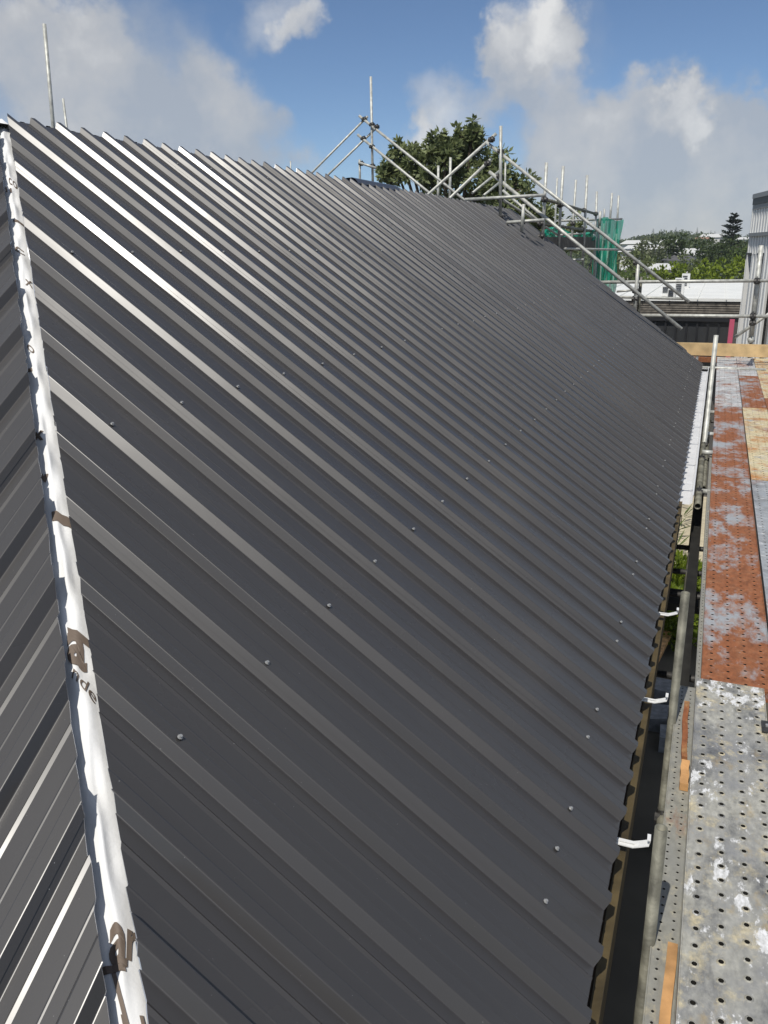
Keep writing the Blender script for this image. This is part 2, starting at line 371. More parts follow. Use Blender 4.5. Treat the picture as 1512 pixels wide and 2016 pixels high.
def right_sheet(k0, n=4):
    prof = sheet_profile(k0, n); q = MB(); NS = 10; rows = []
    for v, w in prof:
        lap = (.977 + .02) if False else 0
        uh = (HA + HB * v + w * ST) / CT; ur = (WR + w * ST) / CT
        um = min(uh, ur) + (rj.uniform(-.004, .004) if uh < ur else rj.uniform(-.001, .001))
        # far gable edge
        if um <= .02: rows.append(None); continue
        ue = 0.0
        vv_end = None
        us = [ue + (um - ue) * i / NS for i in range(NS + 1)]
        # rib past the skewed far edge: start where the edge crosses it
        if v > 11.85:
            ucross = (v - 11.85) / 1.55 * WR / CT
            if ucross >= um - .02: rows.append(None); continue
            us = [ucross + (um - ucross) * i / NS for i in range(NS + 1)]
        rows.append([rp(u, v + .0011 * math.sin(u * 2.1 + k0 * 1.7) + .0006 * math.sin(u * 5.3 + round(v / P) * 2.9), w) for u in us] + [rp(us[0], v, w) - Vector((ST, 0, CT)) * .0016, rp(us[-1], v, w) - Vector((ST, 0, CT)) * .0022])
    L = NS + 3; idx = {}
    for i, r in enumerate(rows):
        if r is not None: idx[i] = len(q.v); q.v += [tuple(p) for p in r]
    for i in range(len(rows) - 1):
        if rows[i] is None or rows[i + 1] is None: continue
        a, b = idx[i], idx[i + 1]
        for j in range(NS): q.f.append((a + j, b + j, b + j + 1, a + j + 1)[::-1]); q.m.append(0)
        q.f.append((a, b, b + L - 2, a + L - 2)); q.m.append(0)
        q.f.append((a + NS, b + NS, b + L - 1, a + L - 1)); q.m.append(1)
    if not q.f: return None
    return q.build('roof_sheet', [MT['roof'], MT['cut']], house)
nsc = 0
for k0 in range(-7, 71, 4):
    sh = right_sheet(k0)
    if sh is None: continue
    for k in range(k0, k0 + 4):
        v = k * P + VS
        for x, rule in ((.148, k % 4 in (1, 2) or k == 3), (.895, k % 2 == 1), (1.62, k % 2 == 1), (2.36, k % 2 == 1), (3.12, k % 2 == 1 and v > 3)):
            if not rule or x > HA + HB * v - .1 or v > 11.7 + 1.5 * x / WR or v < -.6: continue
            if rj.random() < .04: continue
            u = x / CT + rj.uniform(-.006, .006)
            inst('screw', SCREW, sh, Matrix.Translation(rp(u, v + rj.uniform(-.003, .003), .0016)) @ RM @ Matrix.Rotation(rj.uniform(-.12, .12), 4, 'X') @ Matrix.Rotation(rj.random() * 3, 4, 'Z')); nsc += 1
# the sheets of the far slope, behind the ridge
for k0 in range(9, 71, 4):
    q = MB(); prof = sheet_profile(k0)
    for v, w in prof:
        for u0 in (0, 1, 2):
            x = -WR - .075 - u0 * 1.6; z = (WR - .02) * T - u0 * 1.6 * T + w / CT
            q.v.append((x, v, z))
    for i in range(len(prof) - 1):
        for j in (0, 1): q.f.append((3 * i + j, 3 * i + 3 + j, 3 * i + 4 + j, 3 * i + 1 + j)); q.m.append(0)
    q.build('roof_sheet', MT['roof'], house)
# the hip-end slope on the left
TL = T * HB; THL = math.atan(TL); CL = math.cos(THL); SL = math.sin(THL)
X0L = -.766 + .016
def lp(x, y, w): return Vector((x, y - w * SL, T * (HA + G / 2 + HB * y) + w * CL))
for s0 in range(-3, 22, 4):
    pr = sheet_profile(s0); q = MB(); rows = []
    for v, w in pr:
        x = X0L - v
        yc = (-x - HA - G) / HB + w * SL + rj.uniform(-.005, .005)
        yr = (WR - HA - G) / HB
        y0 = -(HA + G / 2) / HB
        if x < -WR:   # beyond the ridge end the hip plane is cut by the other hip
            yc = (WR * 2 + x - HA - G) / HB
        if yc < y0 + .03: rows.append(None); continue
        rows.append([lp(x, y0 + (yc - y0) * i / 4, w) for i in range(5)] + [lp(x, yc, w - .0022)])
    idx = {}
    for i, r in enumerate(rows):
        if r: idx[i] = len(q.v); q.v += [tuple(p) for p in r]
    for i in range(len(rows) - 1):
        if rows[i] and rows[i + 1]:
            a, b = idx[i], idx[i + 1]
            for j in range(4): q.f.append((a + j, b + j, b + j + 1, a + j + 1)); q.m.append(0)
            q.f.append((a + 4, b + 4, b + 5, a + 5)); q.m.append(1)
    if q.f:
        sh = q.build('roof_sheet', [MT['roof'], MT['cut']], house)
# underlay showing in the open hip joint
def drape(y, t, lift=0.):
    xa = -(HA + G / 2 + HB * y); z = T * (HA + G / 2 + HB * y)
    s = .5 * (t + math.sqrt(t * t + .00002))      # rounded apex
    z -= s * T
    k = max(0., 1 - abs(t) / .05); off = -.060 - .10 * max(0, abs(t) - .035) + lift + k * (.0035 * math.sin(y * 23 + t * 70) + .0022 * math.sin(y * 41 - t * 120) + .002 * math.sin(y * 61 + 1) + .0015 * math.sin(t * 160 + y * 9))
    return Vector((xa + t, y, z + off / CT))
q = MB(); NSEG = 330; TS = [-.09, -.06, -.045, -.03, -.02, -.01, -.004, 0, .004, .01, .02, .03, .045, .06, .09]
for i in range(NSEG + 1):
    y = -1.25 + (2.16 + 1.25) * i / NSEG
    for t in TS: q.v.append(tuple(drape(y, t)))
n = len(TS)
for i in range(NSEG):
    for j in range(n - 1): q.f.append((i * n + j, i * n + j + 1, (i + 1) * n + j + 1, (i + 1) * n + j)); q.m.append(0)
und = q.build('underlay', MT['underlay'], house, smooth=True); tag(und, 'white printed roofing paper showing along the hip')
def lettering(txt, o, ax, up, bold=0.):
    """text laid on the underlay: origin, baseline end and cap end in (y, t)"""
    c = bpy.data.curves.new('lettering', 'FONT'); c.body = txt; c.size = 1.0; c.offset = bold; c.resolution_u = 3
    ob = bpy.data.objects.new('tmp', c); COL.objects.link(ob)
    me = bpy.data.meshes.new_from_object(ob.evaluated_get(bpy.context.evaluated_depsgraph_get())); bpy.data.objects.remove(ob)
    bm = bmesh.new(); bm.from_mesh(me); bmesh.ops.triangulate(bm, faces=bm.faces); bmesh.ops.subdivide_edges(bm, edges=bm.edges, cuts=3, use_grid_fill=True)
    w = max(v.co.x for v in bm.verts); h = max(v.co.y for v in bm.verts)
    for v in bm.verts:
        a = v.co.x / w; b = v.co.y / h
        v.co = drape(o[0] + (ax[0] - o[0]) * a + (up[0] - o[0]) * b, o[1] + (ax[1] - o[1]) * a + (up[1] - o[1]) * b, .0022)
    bm.to_mesh(me); bm.free(); me.name = 'lettering'; me.materials.clear(); me.materials.append(MT['ink'])
    ob = bpy.data.objects.new('lettering', me); COL.objects.link(ob); ob.parent = und; ob.matrix_parent_inverse = und.matrix_world.inverted()
lettering('nde', (-.182, -.028), (-.206, .030), (-.155, -.014))
lettering('a', (-.582, -.026), (-.578, .014), (-.535, -.012), .03)
lettering('r', (-.567, .012), (-.556, .045), (-.528, .024), .03)
lettering('T', (-.660, -.034), (-.640, .026), (-.596, -.052))
lettering('H', (-.700, -.010), (-.680, .045), (-.640, -.022))
lettering('a', (-.150, -.030), (-.150, .022), (-.085, -.018), .04)
lettering('l', (-.100, -.032), (-.094, .040), (-.083, -.032), .03)
lettering('I', (.160, -.030), (.178, .050), (.184, -.028), .05)
lettering('x', (.388, -.052), (.392, -.012), (.414, -.046), .03)
lettering('x', (1.02, .002), (1.02, .036), (1.05, .004))
lettering('c', (1.18, -.03), (1.18, .02), (1.21, -.03)); lettering('ll', (1.56, -.04), (1.55, .0), (1.60, -.04)); lettering('co', (1.62, -.01), (1.61, .035), (1.66, -.01))
lettering('o', (.71, -.03), (.705, .0), (.735, -.03)); lettering('-', (.62, -.05), (.62, -.02), (.64, -.05), .06); lettering('I', (1.36, -.03), (1.37, .04), (1.375, -.03), .03)
lettering('v', (.27, -.04), (.27, -.012), (.29, -.04), .08)
# ridge capping on the far part of the ridge
q = MB(); yy = [6.55, 6.75, 7.2, 7.75]
for y in yy:
    for dx, dz in ((.062, -.052), (.06, -.044), (.03, -.008), (0, .004), (-.06, .002), (-.2, -.1)): q.v.append((-WR - .02 + dx, y, WR * T + .012 + dz))
for i in range(3):
    for j in range(5): q.f.append((6 * i + j, 6 * i + j + 1, 6 * i + 7 + j, 6 * i + 6 + j)); q.m.append(0)
q.build('ridge_cap', MT['roof'], house)
# ridge underlay closing the open joint
q = MB(); q.add([(-WR + .03, 2.0, WR * T - .058), (-WR + .03, 13.3, WR * T - .058), (-WR - .12, 13.3, WR * T - .066), (-WR - .12, 2.0, WR * T - .066)], [(0, 1, 2, 3)]); q.build('ridge_batten', MT['wall'], house)
# fascia, walls
q = MB(); q.box((-.062, -1.28, -.30), (-.034, 11.85, -.08)); q.build('fascia_board', MT['fascia'], house)
q = MB(); q.box((-.033, -1.28, -.30), (-.015, 4.6, -.105)); q.build('fascia_board', MT['fascia_dark'], house)
q = MB(); q.box((-.014, -1.28, -.28), (.012, 4.6, -.098)); q.build('fascia_trim', MT['fascia'], house)
q = MB(); q.box((-.10, -1.28, -.085), (-.064, 11.85, -.045)); q.build('eave_batten', MT['pine'], house)
q = MB(); q.box((-6.6, -.9, GZ), (-.52, 11.6, -.28)); q.build('wall', MT['wall'], house)
q = MB(); g0, g1 = 11.62, 11.70
q.add([(-.55, g0, -.28), (-6.5, g0, -.28), (-WR, g0, 1.9), (-.55, g1, -.28), (-6.5, g1, -.28), (-WR, g1, 1.9)], [(0, 1, 2), (5, 4, 3), (0, 3, 4, 1), (1, 4, 5, 2), (2, 5, 3, 0)]); q.build('gable_wall', MT['wall'], house)
# gutter on the far two thirds of the eave
q = MB(); GP = [(-.03, -.055), (-.03, -.125), (-.015, -.135), (.06, -.135), (.078, -.122), (.083, -.062), (.074, -.058), (.074, -.066)]
ys = [4.66 + i * .5 for i in range(15)] + [12.0]
for y in ys:
    for x, z in GP: q.v.append((x, y, z + .0015 * math.sin(y * 3)))
n = len(GP)
for i in range(len(ys) - 1):
    for j in range(n - 1): q.f.append((i * n + j, i * n + j + 1, (i + 1) * n + j + 1, (i + 1) * n + j)); q.m.append(0)
gut = q.build('gutter', MT['gutter'], house)
for i in range(9):
    y = 5.0 + i * .85; b = MB(); b.box((-.03, y - .008, -.072), (.08, y + .008, -.066)); b.build('gutter_strap', MT['gutter'], gut)
# loose gutter brackets near the camera
bm_ = MB(); BP = [(-.03, -.058), (.03, -.060), (.052, -.052), (.066, -.046), (.074, -.043), (.078, -.024), (.068, -.024)]
for i in range(len(BP) - 1):
    (x0, z0), (x1, z1) = BP[i], BP[i + 1]
    for y0, y1, dz in ((-.015, .015, 0),):
        bm_.add([(x0, y0, z0), (x1, y0, z1), (x1, y1, z1), (x0, y1, z0), (x0, y0, z0 - .003), (x1, y0, z1 - .003), (x1, y1, z1 - .003), (x0, y1, z0 - .003)],
                [(0, 1, 2, 3), (7, 6, 5, 4), (0, 4, 5, 1), (1, 5, 6, 2), (2, 6, 7, 3), (3, 7, 4, 0)])
bm_.box((-.03, -.003, -.057), (.05, .003, -.054))
BR = bm_.mesh('gutter_bracket', MT['bracket'])
for y, rz in ((.705, .03), (1.585, .0), (2.45, .03)): inst('gutter_bracket', BR, house, Matrix.Translation((.0, y, 0)) @ Matrix.Rotation(rz, 4, 'Z'))

# ------------------------------------------------------------------ scaffold planks of the walkway
ZD = -.15
def plank(x0, x1, y0, y1, z, mt, label, ncol=4, pitch=.06, hr=.0075, sides=8, dim=.0022, group='steel planks of the walkway', rim=None):
    root = empty('scaffold_plank', ((x0 + x1) / 2, (y0 + y1) / 2, z - .05), label, 'plank', group)
    q = MB(); cw = (x1 - x0) / ncol
    for c in range(ncol):
        xa = x0 + c * cw; nrow = int((y1 - y0) / pitch); ph = (y1 - y0) / nrow
        off = .5 * ph if c % 2 else 0
        cells = [(y0 + r * ph + off, y0 + (r + 1) * ph + off) for r in range(nrow - (1 if off else 0))]
        if off: cells_flat = [(y0, y0 + off), (y1 - ph + off, y1)]
        else: cells_flat = []
        for a, b in cells_flat: q.add([(xa, a, z), (xa + cw, a, z), (xa + cw, b, z), (xa, b, z)], [(0, 1, 2, 3)])
        for a, b in cells:
            cx, cy = xa + cw / 2, (a + b) / 2; o = len(q.v)
            for i in range(sides):
                t = 2 * math.pi * (i + .5) / sides; dx, dy = math.cos(t), math.sin(t); k = max(abs(dx), abs(dy))
                q.v.append((cx + dx / k * cw / 2, cy + dy / k * (b - a) / 2, z))
            for R_, dz in ((hr * 1.7, 0), (hr * 1.22, dim), (hr, dim * .8), (hr * .94, -.032)):
                for i in range(sides):
                    t = 2 * math.pi * (i + .5) / sides; q.v.append((cx + R_ * math.cos(t), cy + R_ * math.sin(t), z + dz))
            for l in range(4):
                for i in range(sides):
                    j = (i + 1) % sides; q.f.append((o + l * sides + i, o + l * sides + j, o + (l + 1) * sides + j, o + (l + 1) * sides + i)); q.m.append((0, 1, 1, 2)[l])
            if sides == 8: pass
            # corner fill
            cr = [(xa, a), (xa + cw, a), (xa + cw, b), (xa, b)]
            for (X, Y) in cr:
                best = sorted(range(sides), key=lambda i: (q.v[o + i][0] - X) ** 2 + (q.v[o + i][1] - Y) ** 2)[:2]
                kx = len(q.v); q.v.append((X, Y, z)); i, j = best
                fl = (o + i, o + j, kx)
                p0, p1, p2 = (Vector(q.v[t]) for t in fl)
                if (p1 - p0).cross(p2 - p0).length > 1e-9:
                    if (p1 - p0).cross(p2 - p0).z < 0: fl = fl[::-1]
                    q.f.append(fl); q.m.append(0)
    q.build('tread', [mt, rim or mt, MT['dark_shade']], root)  # hole walls take the near-black material, shade painted into the recesses
    for xs, sgn in ((x0, -1), (x1, 1)):
        s = MB(); s.box((xs - (.004 if sgn < 0 else -.0005), y0, z - .05), (xs + (-.0005 if sgn < 0 else .004), y1, z + .0035)); s.build('side_rail', mt, root)
    for ye in (y0, y1):
        s = MB(); s.box((x0 + .002, ye - .0025, z - .048), (x1 - .002, ye + .0025, z + .002)); s.build('end_cap', mt, root)
    return root
pm = {}
pm['near'] = plank_material('plank_paint_worn', [((.40, .39, .34), 4, .40, .56, .6), (DARK, 7, .50, .62, .6), (OCHRE, 12, .58, .8, .6), (CREAM, 14, .54, .68, .8), (WHITE, 7, .585, .56, .5), (WHITE, 26, .61, .63, .6)], .5, 1.3, (.24, .242, .245))
pm['rust'] = plank_material('plank_rust', [(RUST, 3.4, .405, .44, .5), ((.36, .17, .085), 14, .5, .75, .8), ((.17, .06, .025), 9, .56, .75, .6), (WHITE, 20, .66, .69, 2.8)], .75, 4.1, GALV)
pm['rust2'] = plank_material('plank_rust_grey', [(RUST, 3.2, .44, .50, .6), ((.36, .15, .06), 16, .55, .8, 1), (WHITE, 14, .68, .72, 2.5)], .75, 9.4, GALV)
pm['grey'] = plank_material('plank_galvanised', [((.40, .41, .41), 8, .4, .7, .8), ((.2, .2, .2), 6, .5, .65, 1), (RUST, 3, .58, .66, .5), (WHITE, 10, .6, .66, 2.2)], .5, 7.7, GALV)
pm['pale'] = plank_material('plank_pale', [((.47, .46, .44), 5, .35, .6, 1.6), (RUST, 3.5, .52, .58, .6), (WHITE, 6, .5, .58, 3.2), ((.16, .15, .15), 11, .56, .66, 2.)], .6, 2.2, GALV)
pm['cream'] = plank_material('plank_cream', [(CREAM, 4, .3, .5, 1), ((.5, .24, .08), 4, .49, .58, .8), (RUST, 3.4, .56, .64, .7), (GALV, 5, .58, .64, 1.2), (WHITE, 9, .58, .66, 2.4), ((.2, .15, .1), 13, .58, .7, 1.5)], .6, 5.9, CREAM)
plank(.186, .444, -1.2, 1.985, ZD + .012, pm['near'], 'blotched grey steel plank with white paint splashes and big round holes, nearest', 4, .062, .0074, dim=.0024, rim=plank_material('plank_rim_worn', [((.2, .2, .19), 6, .42, .55, 1), (CREAM, 11, .52, .68, 1), (WHITE, 14, .6, .66, 1)], .55, 8.8, (.34, .33, .28)))
plank(.204, .486, 1.995, 5.63, ZD - .004, pm['rust'], 'rust-red perforated steel plank right beyond the blotched grey one', 4, .064, .0072)
plank(.202, .488, 5.645, 9.04, ZD, pm['rust2'], 'rust and grey steel plank beside the gutter posts, third along the inner row', 4, .07, .0078, 6)
plank(.200, .492, 9.055, 12.6, ZD + .003, pm['pale'], 'white-streaked steel plank far along the inner row of the walkway', 4, .07, .0085, 6)
plank(.198, .494, 12.615, 14.08, ZD, pm['pale'], 'short pale steel plank touching the pine toe board, inner row', 4, .075, .0085, 6)
plank(.502, .765, -1.2, 2.1, ZD - .006, pm['rust'], 'rusty edged steel plank at the right border beside the blotched grey plank', 4, .064, .007)
plank(.506, .765, 2.115, 5.63, ZD - .008, pm['grey'], 'plain grey galvanised steel plank at the right border beside the rust-red plank', 4, .064, .0072)
plank(.506, .762, 5.645, 9.06, ZD - .004, pm['cream'], 'cream painted steel plank with orange rust stains in the middle row', 4, .07, .0078, 6)
plank(.508, .760, 9.075, 11.8, ZD, pm['rust2'], 'rusty grey steel plank beyond the cream one in the middle row', 4, .07, .0085, 6)
plank(.508, .760, 11.815, 14.08, ZD - .003, pm['pale'], 'pale streaked steel plank at the far end of the middle row', 4, .075, .0085, 6)
plank(.772, 1.03, 5.0, 9.8, ZD, pm['rust'], 'rusty steel plank at the right border beside the cream plank', 4, .07, .0085, 6)
plank(.772, 1.03, 9.815, 14.08, ZD - .003, pm['cream'], 'orange stained plank at the far right corner of the walkway', 4, .075, .0085, 6)
pm['strip'] = plank_material('plank_strip', [((.30, .29, .24), 7, .4, .65, .5), (CREAM, 14, .58, .8, .6), (RUST, 3, .66, .72, .5)], .6, 6.6, (.26, .26, .24))
plank(.112, .180, -1.2, 1.98, ZD - .035, pm['strip'], 'narrow grey perforated steel strip along the gap beside the nearest plank', 2, .034, .0042, 6, .001)
plank(.182, .199, 2.0, 6.6, ZD - .035, pm['strip'], 'thin perforated steel edge strip beside the rust-red plank', 1, .04, .004, 6, .001)
c = empty('plank_clip', (.5, 1.66, ZD), 'dark steel clip bridging two planks at the right border', 'clip')
q = MB(); q.box((.425, 1.62, ZD + .018), (.545, 1.70, ZD + .024)); q.build('strap', MT['coupler'], c)
for x in (.445, .525):
    q = MB(); q.tube((x, 1.66, ZD + .024), (x, 1.66, ZD + .031), .008, 6, False); q.build('rivet', MT['screw'], c)
# loose timber on the strip
def timber(name, a, b, w, h, z, mt, label, bend=0.):
    A = Vector(a); B = Vector(b); d = (B - A); nrm_ = Vector((-d.y, d.x)).normalized(); q = MB(); N = 10
    for i in range(N + 1):
        t = i / N; c0 = A + d * t + nrm_ * bend * math.sin(math.pi * t); j = .0015 * math.sin(i * 5.1)
        for s_, z_ in ((-1, 0), (1, 0), (1, 1), (-1, 1)):
            q.v.append((c0.x + nrm_.x * w / 2 * s_ + j, c0.y + nrm_.y * w / 2 * s_, z + h * z_ + j))
    for i in range(N):
        for j in range(4): q.f.append((4 * i + j, 4 * i + (j + 1) % 4, 4 * i + 4 + (j + 1) % 4, 4 * i + 4 + j)); q.m.append(0)
    q.f += [(3, 2, 1, 0), (4 * N, 4 * N + 1, 4 * N + 2, 4 * N + 3)]; q.m += [0, 0]
    return tag(q.build(name, mt), label, 'timber')
timber('timber_batten', (.160, -.25), (.163, .47), .026, .022, ZD - .033, MT['orange_timber'], 'long orange timber batten lying on the narrow strip, nearest to the camera', .003)
timber('timber_block', (.163, 1.21), (.161, 1.36), .028, .03, ZD - .033, MT['orange_timber'], 'short orange timber block on the narrow strip by the gap')
timber('timber_batten', (.158, 1.40), (.150, 1.82), .02, .018, ZD - .033, plank_material('rust_batten', [(RUST, 6, .3, .5, .5), ((.45, .28, .12), 9, .5, .6, .4)], .8, 3.3, RUST), 'thin rust-stained batten between the narrow strip and the grey plank', .003)
# pine toe board across the far end
tb = timber('toe_board', (-1.0, 14.13), (1.7, 14.17), .04, .215, ZD + .01, MT['pine'], 'pine toe board standing across the far end of the walkway')
q = MB(); q.box((-.9, 14.02, ZD - .09), (1.6, 14.1, ZD - .006)); o = q.build('cross_beam', pm['rust']); tag(o, 'rusty steel beam under the pine toe board', 'beam')

# ------------------------------------------------------------------ side scaffold in the gap by the eave
sc = empty('scaffold', (.12, 3, GZ), 'galvanised tube scaffold along the eave and gutter', 'scaffold', 'tube scaffolds')
pipe(sc, 'standard', (.103, .475, GZ), (.103, .475, .19), .0165, 'tube_dark', 14)
pipe(sc, 'standard', (.100, 1.66, GZ), (.100, 1.66, .38), .0165, 'tube_dark', 14)
t = aty(1410, 660, 7.1); pipe(sc, 'standard', (t.x, 7.1, GZ), (t.x, 7.1, t.z), .022, 'tube', 12)
pipe(sc, 'ledger', (.118, 4.9, -.21), (.105, 9.2, -.2), .026, 'tube_dark', 12)
pipe(sc, 'ledger', (.150, 5.55, -.24), (.140, 12.5, -.24), .020, 'tube_dark', 12)
pipe(sc, 'ledger', (.105, -1.3, -.62), (.105, 9, -.62), .022, 'tube_dark', 10)
for y, z in ((5.3, -.20), (6.45, -.14), (7.3, -.14), (8.9, -.2)): pipe(sc, 'transom', (.11, y, z), (.45 if z < -.18 else .20, y, z), .022, 'tube', 12)
for y in (2.9, 4.1, 4.55, 5.1, -.4, 8.2, 10.5): pipe(sc, 'transom', (-.42, y, -.62), (1.1, y, -.60), .020, 'coupler', 10)
pipe(sc, 'transom', (-.25, 12.5, -.14), (.9, 12.5, -.14), .022, 'tube'); pipe(sc, 'putlog', (-.12, 12.2, -.10), (-.12, 13.4, -.10), .026, 'tube')
for p_ in ((t.x, 7.1, -.2), (.118, 5.3, -.2), (.11, 6.45, -.2), (.11, 8.9, -.2), (.1, 1.66, -.62), (.103, .475, -.62)): coupler(sc, p_, .6)
# near-black strip added as painted shade in the gap under the walkway
lr = empty('gap_shade_strip', (.07, 4, -.7), 'near-black strip painted as the shade under the walkway edge, in the gap', 'plank')
q = MB(); q.box((.095, 2.05, -.42), (.16, 6.4, -.40)); q.build('tread', MT['dark_shade'], lr)
q = MB(); q.box((.156, 2.05, -.48), (.1605, 6.4, -.421)); q.build('side_rail', MT['dark_shade'], lr)
# things on the ground below the gap
o = atz(1322, 1175, -1.0)
q = MB(); q.obox((o.x, o.y, -1.02), Vector((.30, 0, 0)), Vector((0, .16, 0)), Vector((0, 0, .03))); q.obox((o.x, o.y + .16, -1.06), Vector((.30, 0, 0)), Vector((0, .01, 0)), Vector((0, 0, .06))); tag(q.build('formwork_board', MT['dark_shade']), 'dark board bridging the gap below the eave', 'board')
timber('garden_board', (-.42, 14.0), (-.22, 15.6), .26, .1, GZ + .3, MT['orange_timber'], 'orange timber board lying among the plants below the eave')
for i, (x, y, s_) in enumerate(((-.16, 12.2, .2), (.05, 12.4, .16), (-.05, 13.2, .2), (-.3, 13.3, .16), (.1, 11.6, .18))):
    q = MB(); z = GZ + .08
    vs = []
    for k in (-1, 1):
        for j in (-1, 1):
            for i_ in (-1, 1): vs.append((x + i_ * s_ * random.uniform(.8, 1.1), y + j * s_ * 1.3 * random.uniform(.8, 1.1), z + (k + 1) * s_ * .8 * random.uniform(.8, 1.05)))
    q.add(vs, [(0, 2, 3, 1), (4, 5, 7, 6), (0, 1, 5, 4), (1, 3, 7, 5), (3, 2, 6, 7), (2, 0, 4, 6)])
    tag(q.build('concrete_block', MT['stone']), ['largest grey broken block in the shade below the eave', 'grey broken block lying by the scaffold tube below the gap', 'pale grey block farthest along the shaded path', 'grey block nearest the house wall below the eave', 'nearest grey block on the shaded path below the gap'][i], 'block', 'broken blocks below the eave')
q = MB(); q.box((-.52, 9.0, GZ), (1.6, 13.6, GZ + .1)); tag(q.build('path', MT['ground']), kind='structure')

# ------------------------------------------------------------------ plants
def leafq(q, c, d, nrm_, L, Wd, mi=0):
    s = d.cross(nrm_).normalized() * Wd * .5
    q.add([c, c + d * L * .5 + s, c + d * L, c + d * L * .5 - s], [(0, 1, 2, 3)], mi)
def rvec(r): 
    while True:
        v = Vector((r.uniform(-1, 1), r.uniform(-1, 1), r.uniform(-1, 1)))
        if .05 < v.length < 1: return v.normalized()
def shrub(name, c, rad, n, mt, label, L=.09, Wd=.02, seed=1, group=None, spiky=False):
    r = random.Random(seed); q = MB(); c = Vector(c)
    root = empty(name, c, label, 'plant', group)
    for i in range(n):
        d = rvec(r); d.z = abs(d.z) * .9 + .1
        p = c + Vector((d.x * rad[0], d.y * rad[1], d.z * rad[2])) * (r.random() ** .4)
        dd = (d + rvec(r) * .7).normalized()
        leafq(q, p, dd, rvec(r), L * r.uniform(.6, 1.3), Wd * r.uniform(.7, 1.3))
    q.build('foliage', mt, root)
    s = MB()
    for i in range(5):
        d = rvec(r); d.z = abs(d.z); s.tube(c, c + Vector((d.x * rad[0], d.y * rad[1], d.z * rad[2])) * .7, .008, 5, False, r2=.003)
    s.build('stem', MT['bark'], root)
shrub('garden_shrub', (-.2, 18.7, GZ), (.8, 1.0, 1.0), 1500, MT['leaf_bright'], 'bright green shrub below the eave at the edge of the cream slab', .24, .07, 3)
shrub('garden_shrub', (-.25, 16.3, GZ), (.7, 1.1, 1.1), 1700, MT['leaf_bright'], 'leafy green shrub below the eave beside the orange board', .2, .09, 4)
for i, (y, x) in enumerate(((26.0, -.42), (24.2, -.25), (22.8, -.42), (21.3, -.30), (20.4, .0))):
    r = random.Random(40 + i); q = MB(); root = empty('palm_seedling', (x, y, GZ + .12), ['slender palm seedling on the cream slab, farthest', 'second palm seedling from the far end of the cream slab', 'palm seedling on the cream slab nearest the roof edge', 'palm seedling near the front of the cream slab', 'palm seedling at the front edge of the cream slab by the shrub'][i], 'plant', 'palm seedlings on the slab')
    for k in range(22):
        a = r.uniform(0, 6.28); d = Vector((math.cos(a), math.sin(a), r.uniform(.2, 1.2))).normalized(); p0 = Vector((x, y, GZ + .3)); leafq(q, p0 + d * .08, d, Vector((0, 0, 1)), r.uniform(.3, .62), .06)
    q.build('foliage', MT['leaf_mid'], root); s = MB(); s.tube((x, y, GZ + .11), (x, y, GZ + .4), .015, 5, False); s.build('stem', MT['bark'], root)

# ------------------------------------------------------------------ gable guard rail on the far end of this roof
gf = empty('guard_rail', (-3.1, 11.55, GZ), 'larger gable shaped tube guard rail over the far end of the roof', 'scaffold', 'tube scaffolds')
YG = 11.55
def pp(parent, name, a, b, y0, y1=None, r=.024, m='tube'):
    A = aty(a[0], a[1], y0); B = aty(b[0], b[1], y0 if y1 is None else y1); pipe(parent, name, A, B, r, m); return A, B
a0, a1 = pp(gf, 'standard', (986, 248), (985, 423), YG - .06)
pp(gf, 'sloping_rail', (957, 280), (1357, 595), YG); pp(gf, 'sloping_rail', (963, 338), (1342, 648), YG, YG, .026)
def stand(parent, a, b, y, r=.026, m='tube'):
    # a standard that carries on down to the ground behind what hides it
    A = aty(a[0], a[1], y); B = aty(b[0], b[1], y); pipe(parent, 'standard', A, B, r, m)
    q = MB(); q.tube(B, Vector((B.x, B.y, GZ)), r * .98, 8); q.build('standard', MT[m], parent, smooth=True)
def ext(a, b, y, k): 
    A = aty(*a, y); B = aty(*b, y); return A, A + (B - A) * k
A, B = ext((977, 263), (845, 381), YG + .12, 2.6); pipe(gf, 'sloping_rail', A, B)
A, B = ext((968, 312), (885, 391), YG + .12, 3.2); pipe(gf, 'sloping_rail', A, B)
pp(gf, 'transom', (916, 393), (1074, 384), YG - .2); pp(gf, 'transom', (998, 438), (1072, 433), 11.2)
pp(gf, 'post', (1031, 402), (1027, 457), 11.15)
q = MB(); b_ = aty(985, 424, YG - .06); q.box((b_.x - .07, b_.y - .07, b_.z - .02), (b_.x + .07, b_.y + .07, b_.z)); q.build('base_plate', MT['coupler'], gf)
for px, py in ((986, 298), (984, 347), (968, 275), (960, 322), (985, 391), (1030, 436)): coupler(gf, aty(px, py, YG), .85)
# standards and end rails beyond the gable
eg = empty('end_scaffold', (-1, 12.9, GZ), 'tube scaffold with level rails crossing beyond the far end of the roof', 'scaffold', 'tube scaffolds')
YE = 12.75
stand(eg, (1257, 512), (1247, 640), YE - .05, .028); stand(eg, (1262, 545), (1255, 640), YE + .1, .026, 'tube_dark')
pp(eg, 'rail', (1150, 556), (1560, 552), YE, r=.026); pp(eg, 'rail', (1190, 584), (1345, 588), YE + .3, r=.022); pp(eg, 'rail', (1230, 621), (1560, 623), YE, r=.026)
pp(eg, 'rail', (1214, 574), (1248, 571), YE + .6, r=.018)
pp(eg, 'standard', (1499, 483), (1478, 668), YE + .08, r=.034); pp(eg, 'brace', (1445, 665), (1540, 600), YE + .25, r=.026)
pp(eg, 'base_jack', (1477, 664), (1480, 674), YE + .08, r=.05)
for px, py in ((1253, 517), (1251, 572), (1250, 588), (1250, 621), (1490, 553), (1482, 622), (1481, 635)): coupler(eg, aty(px, py, YE), 1.0)
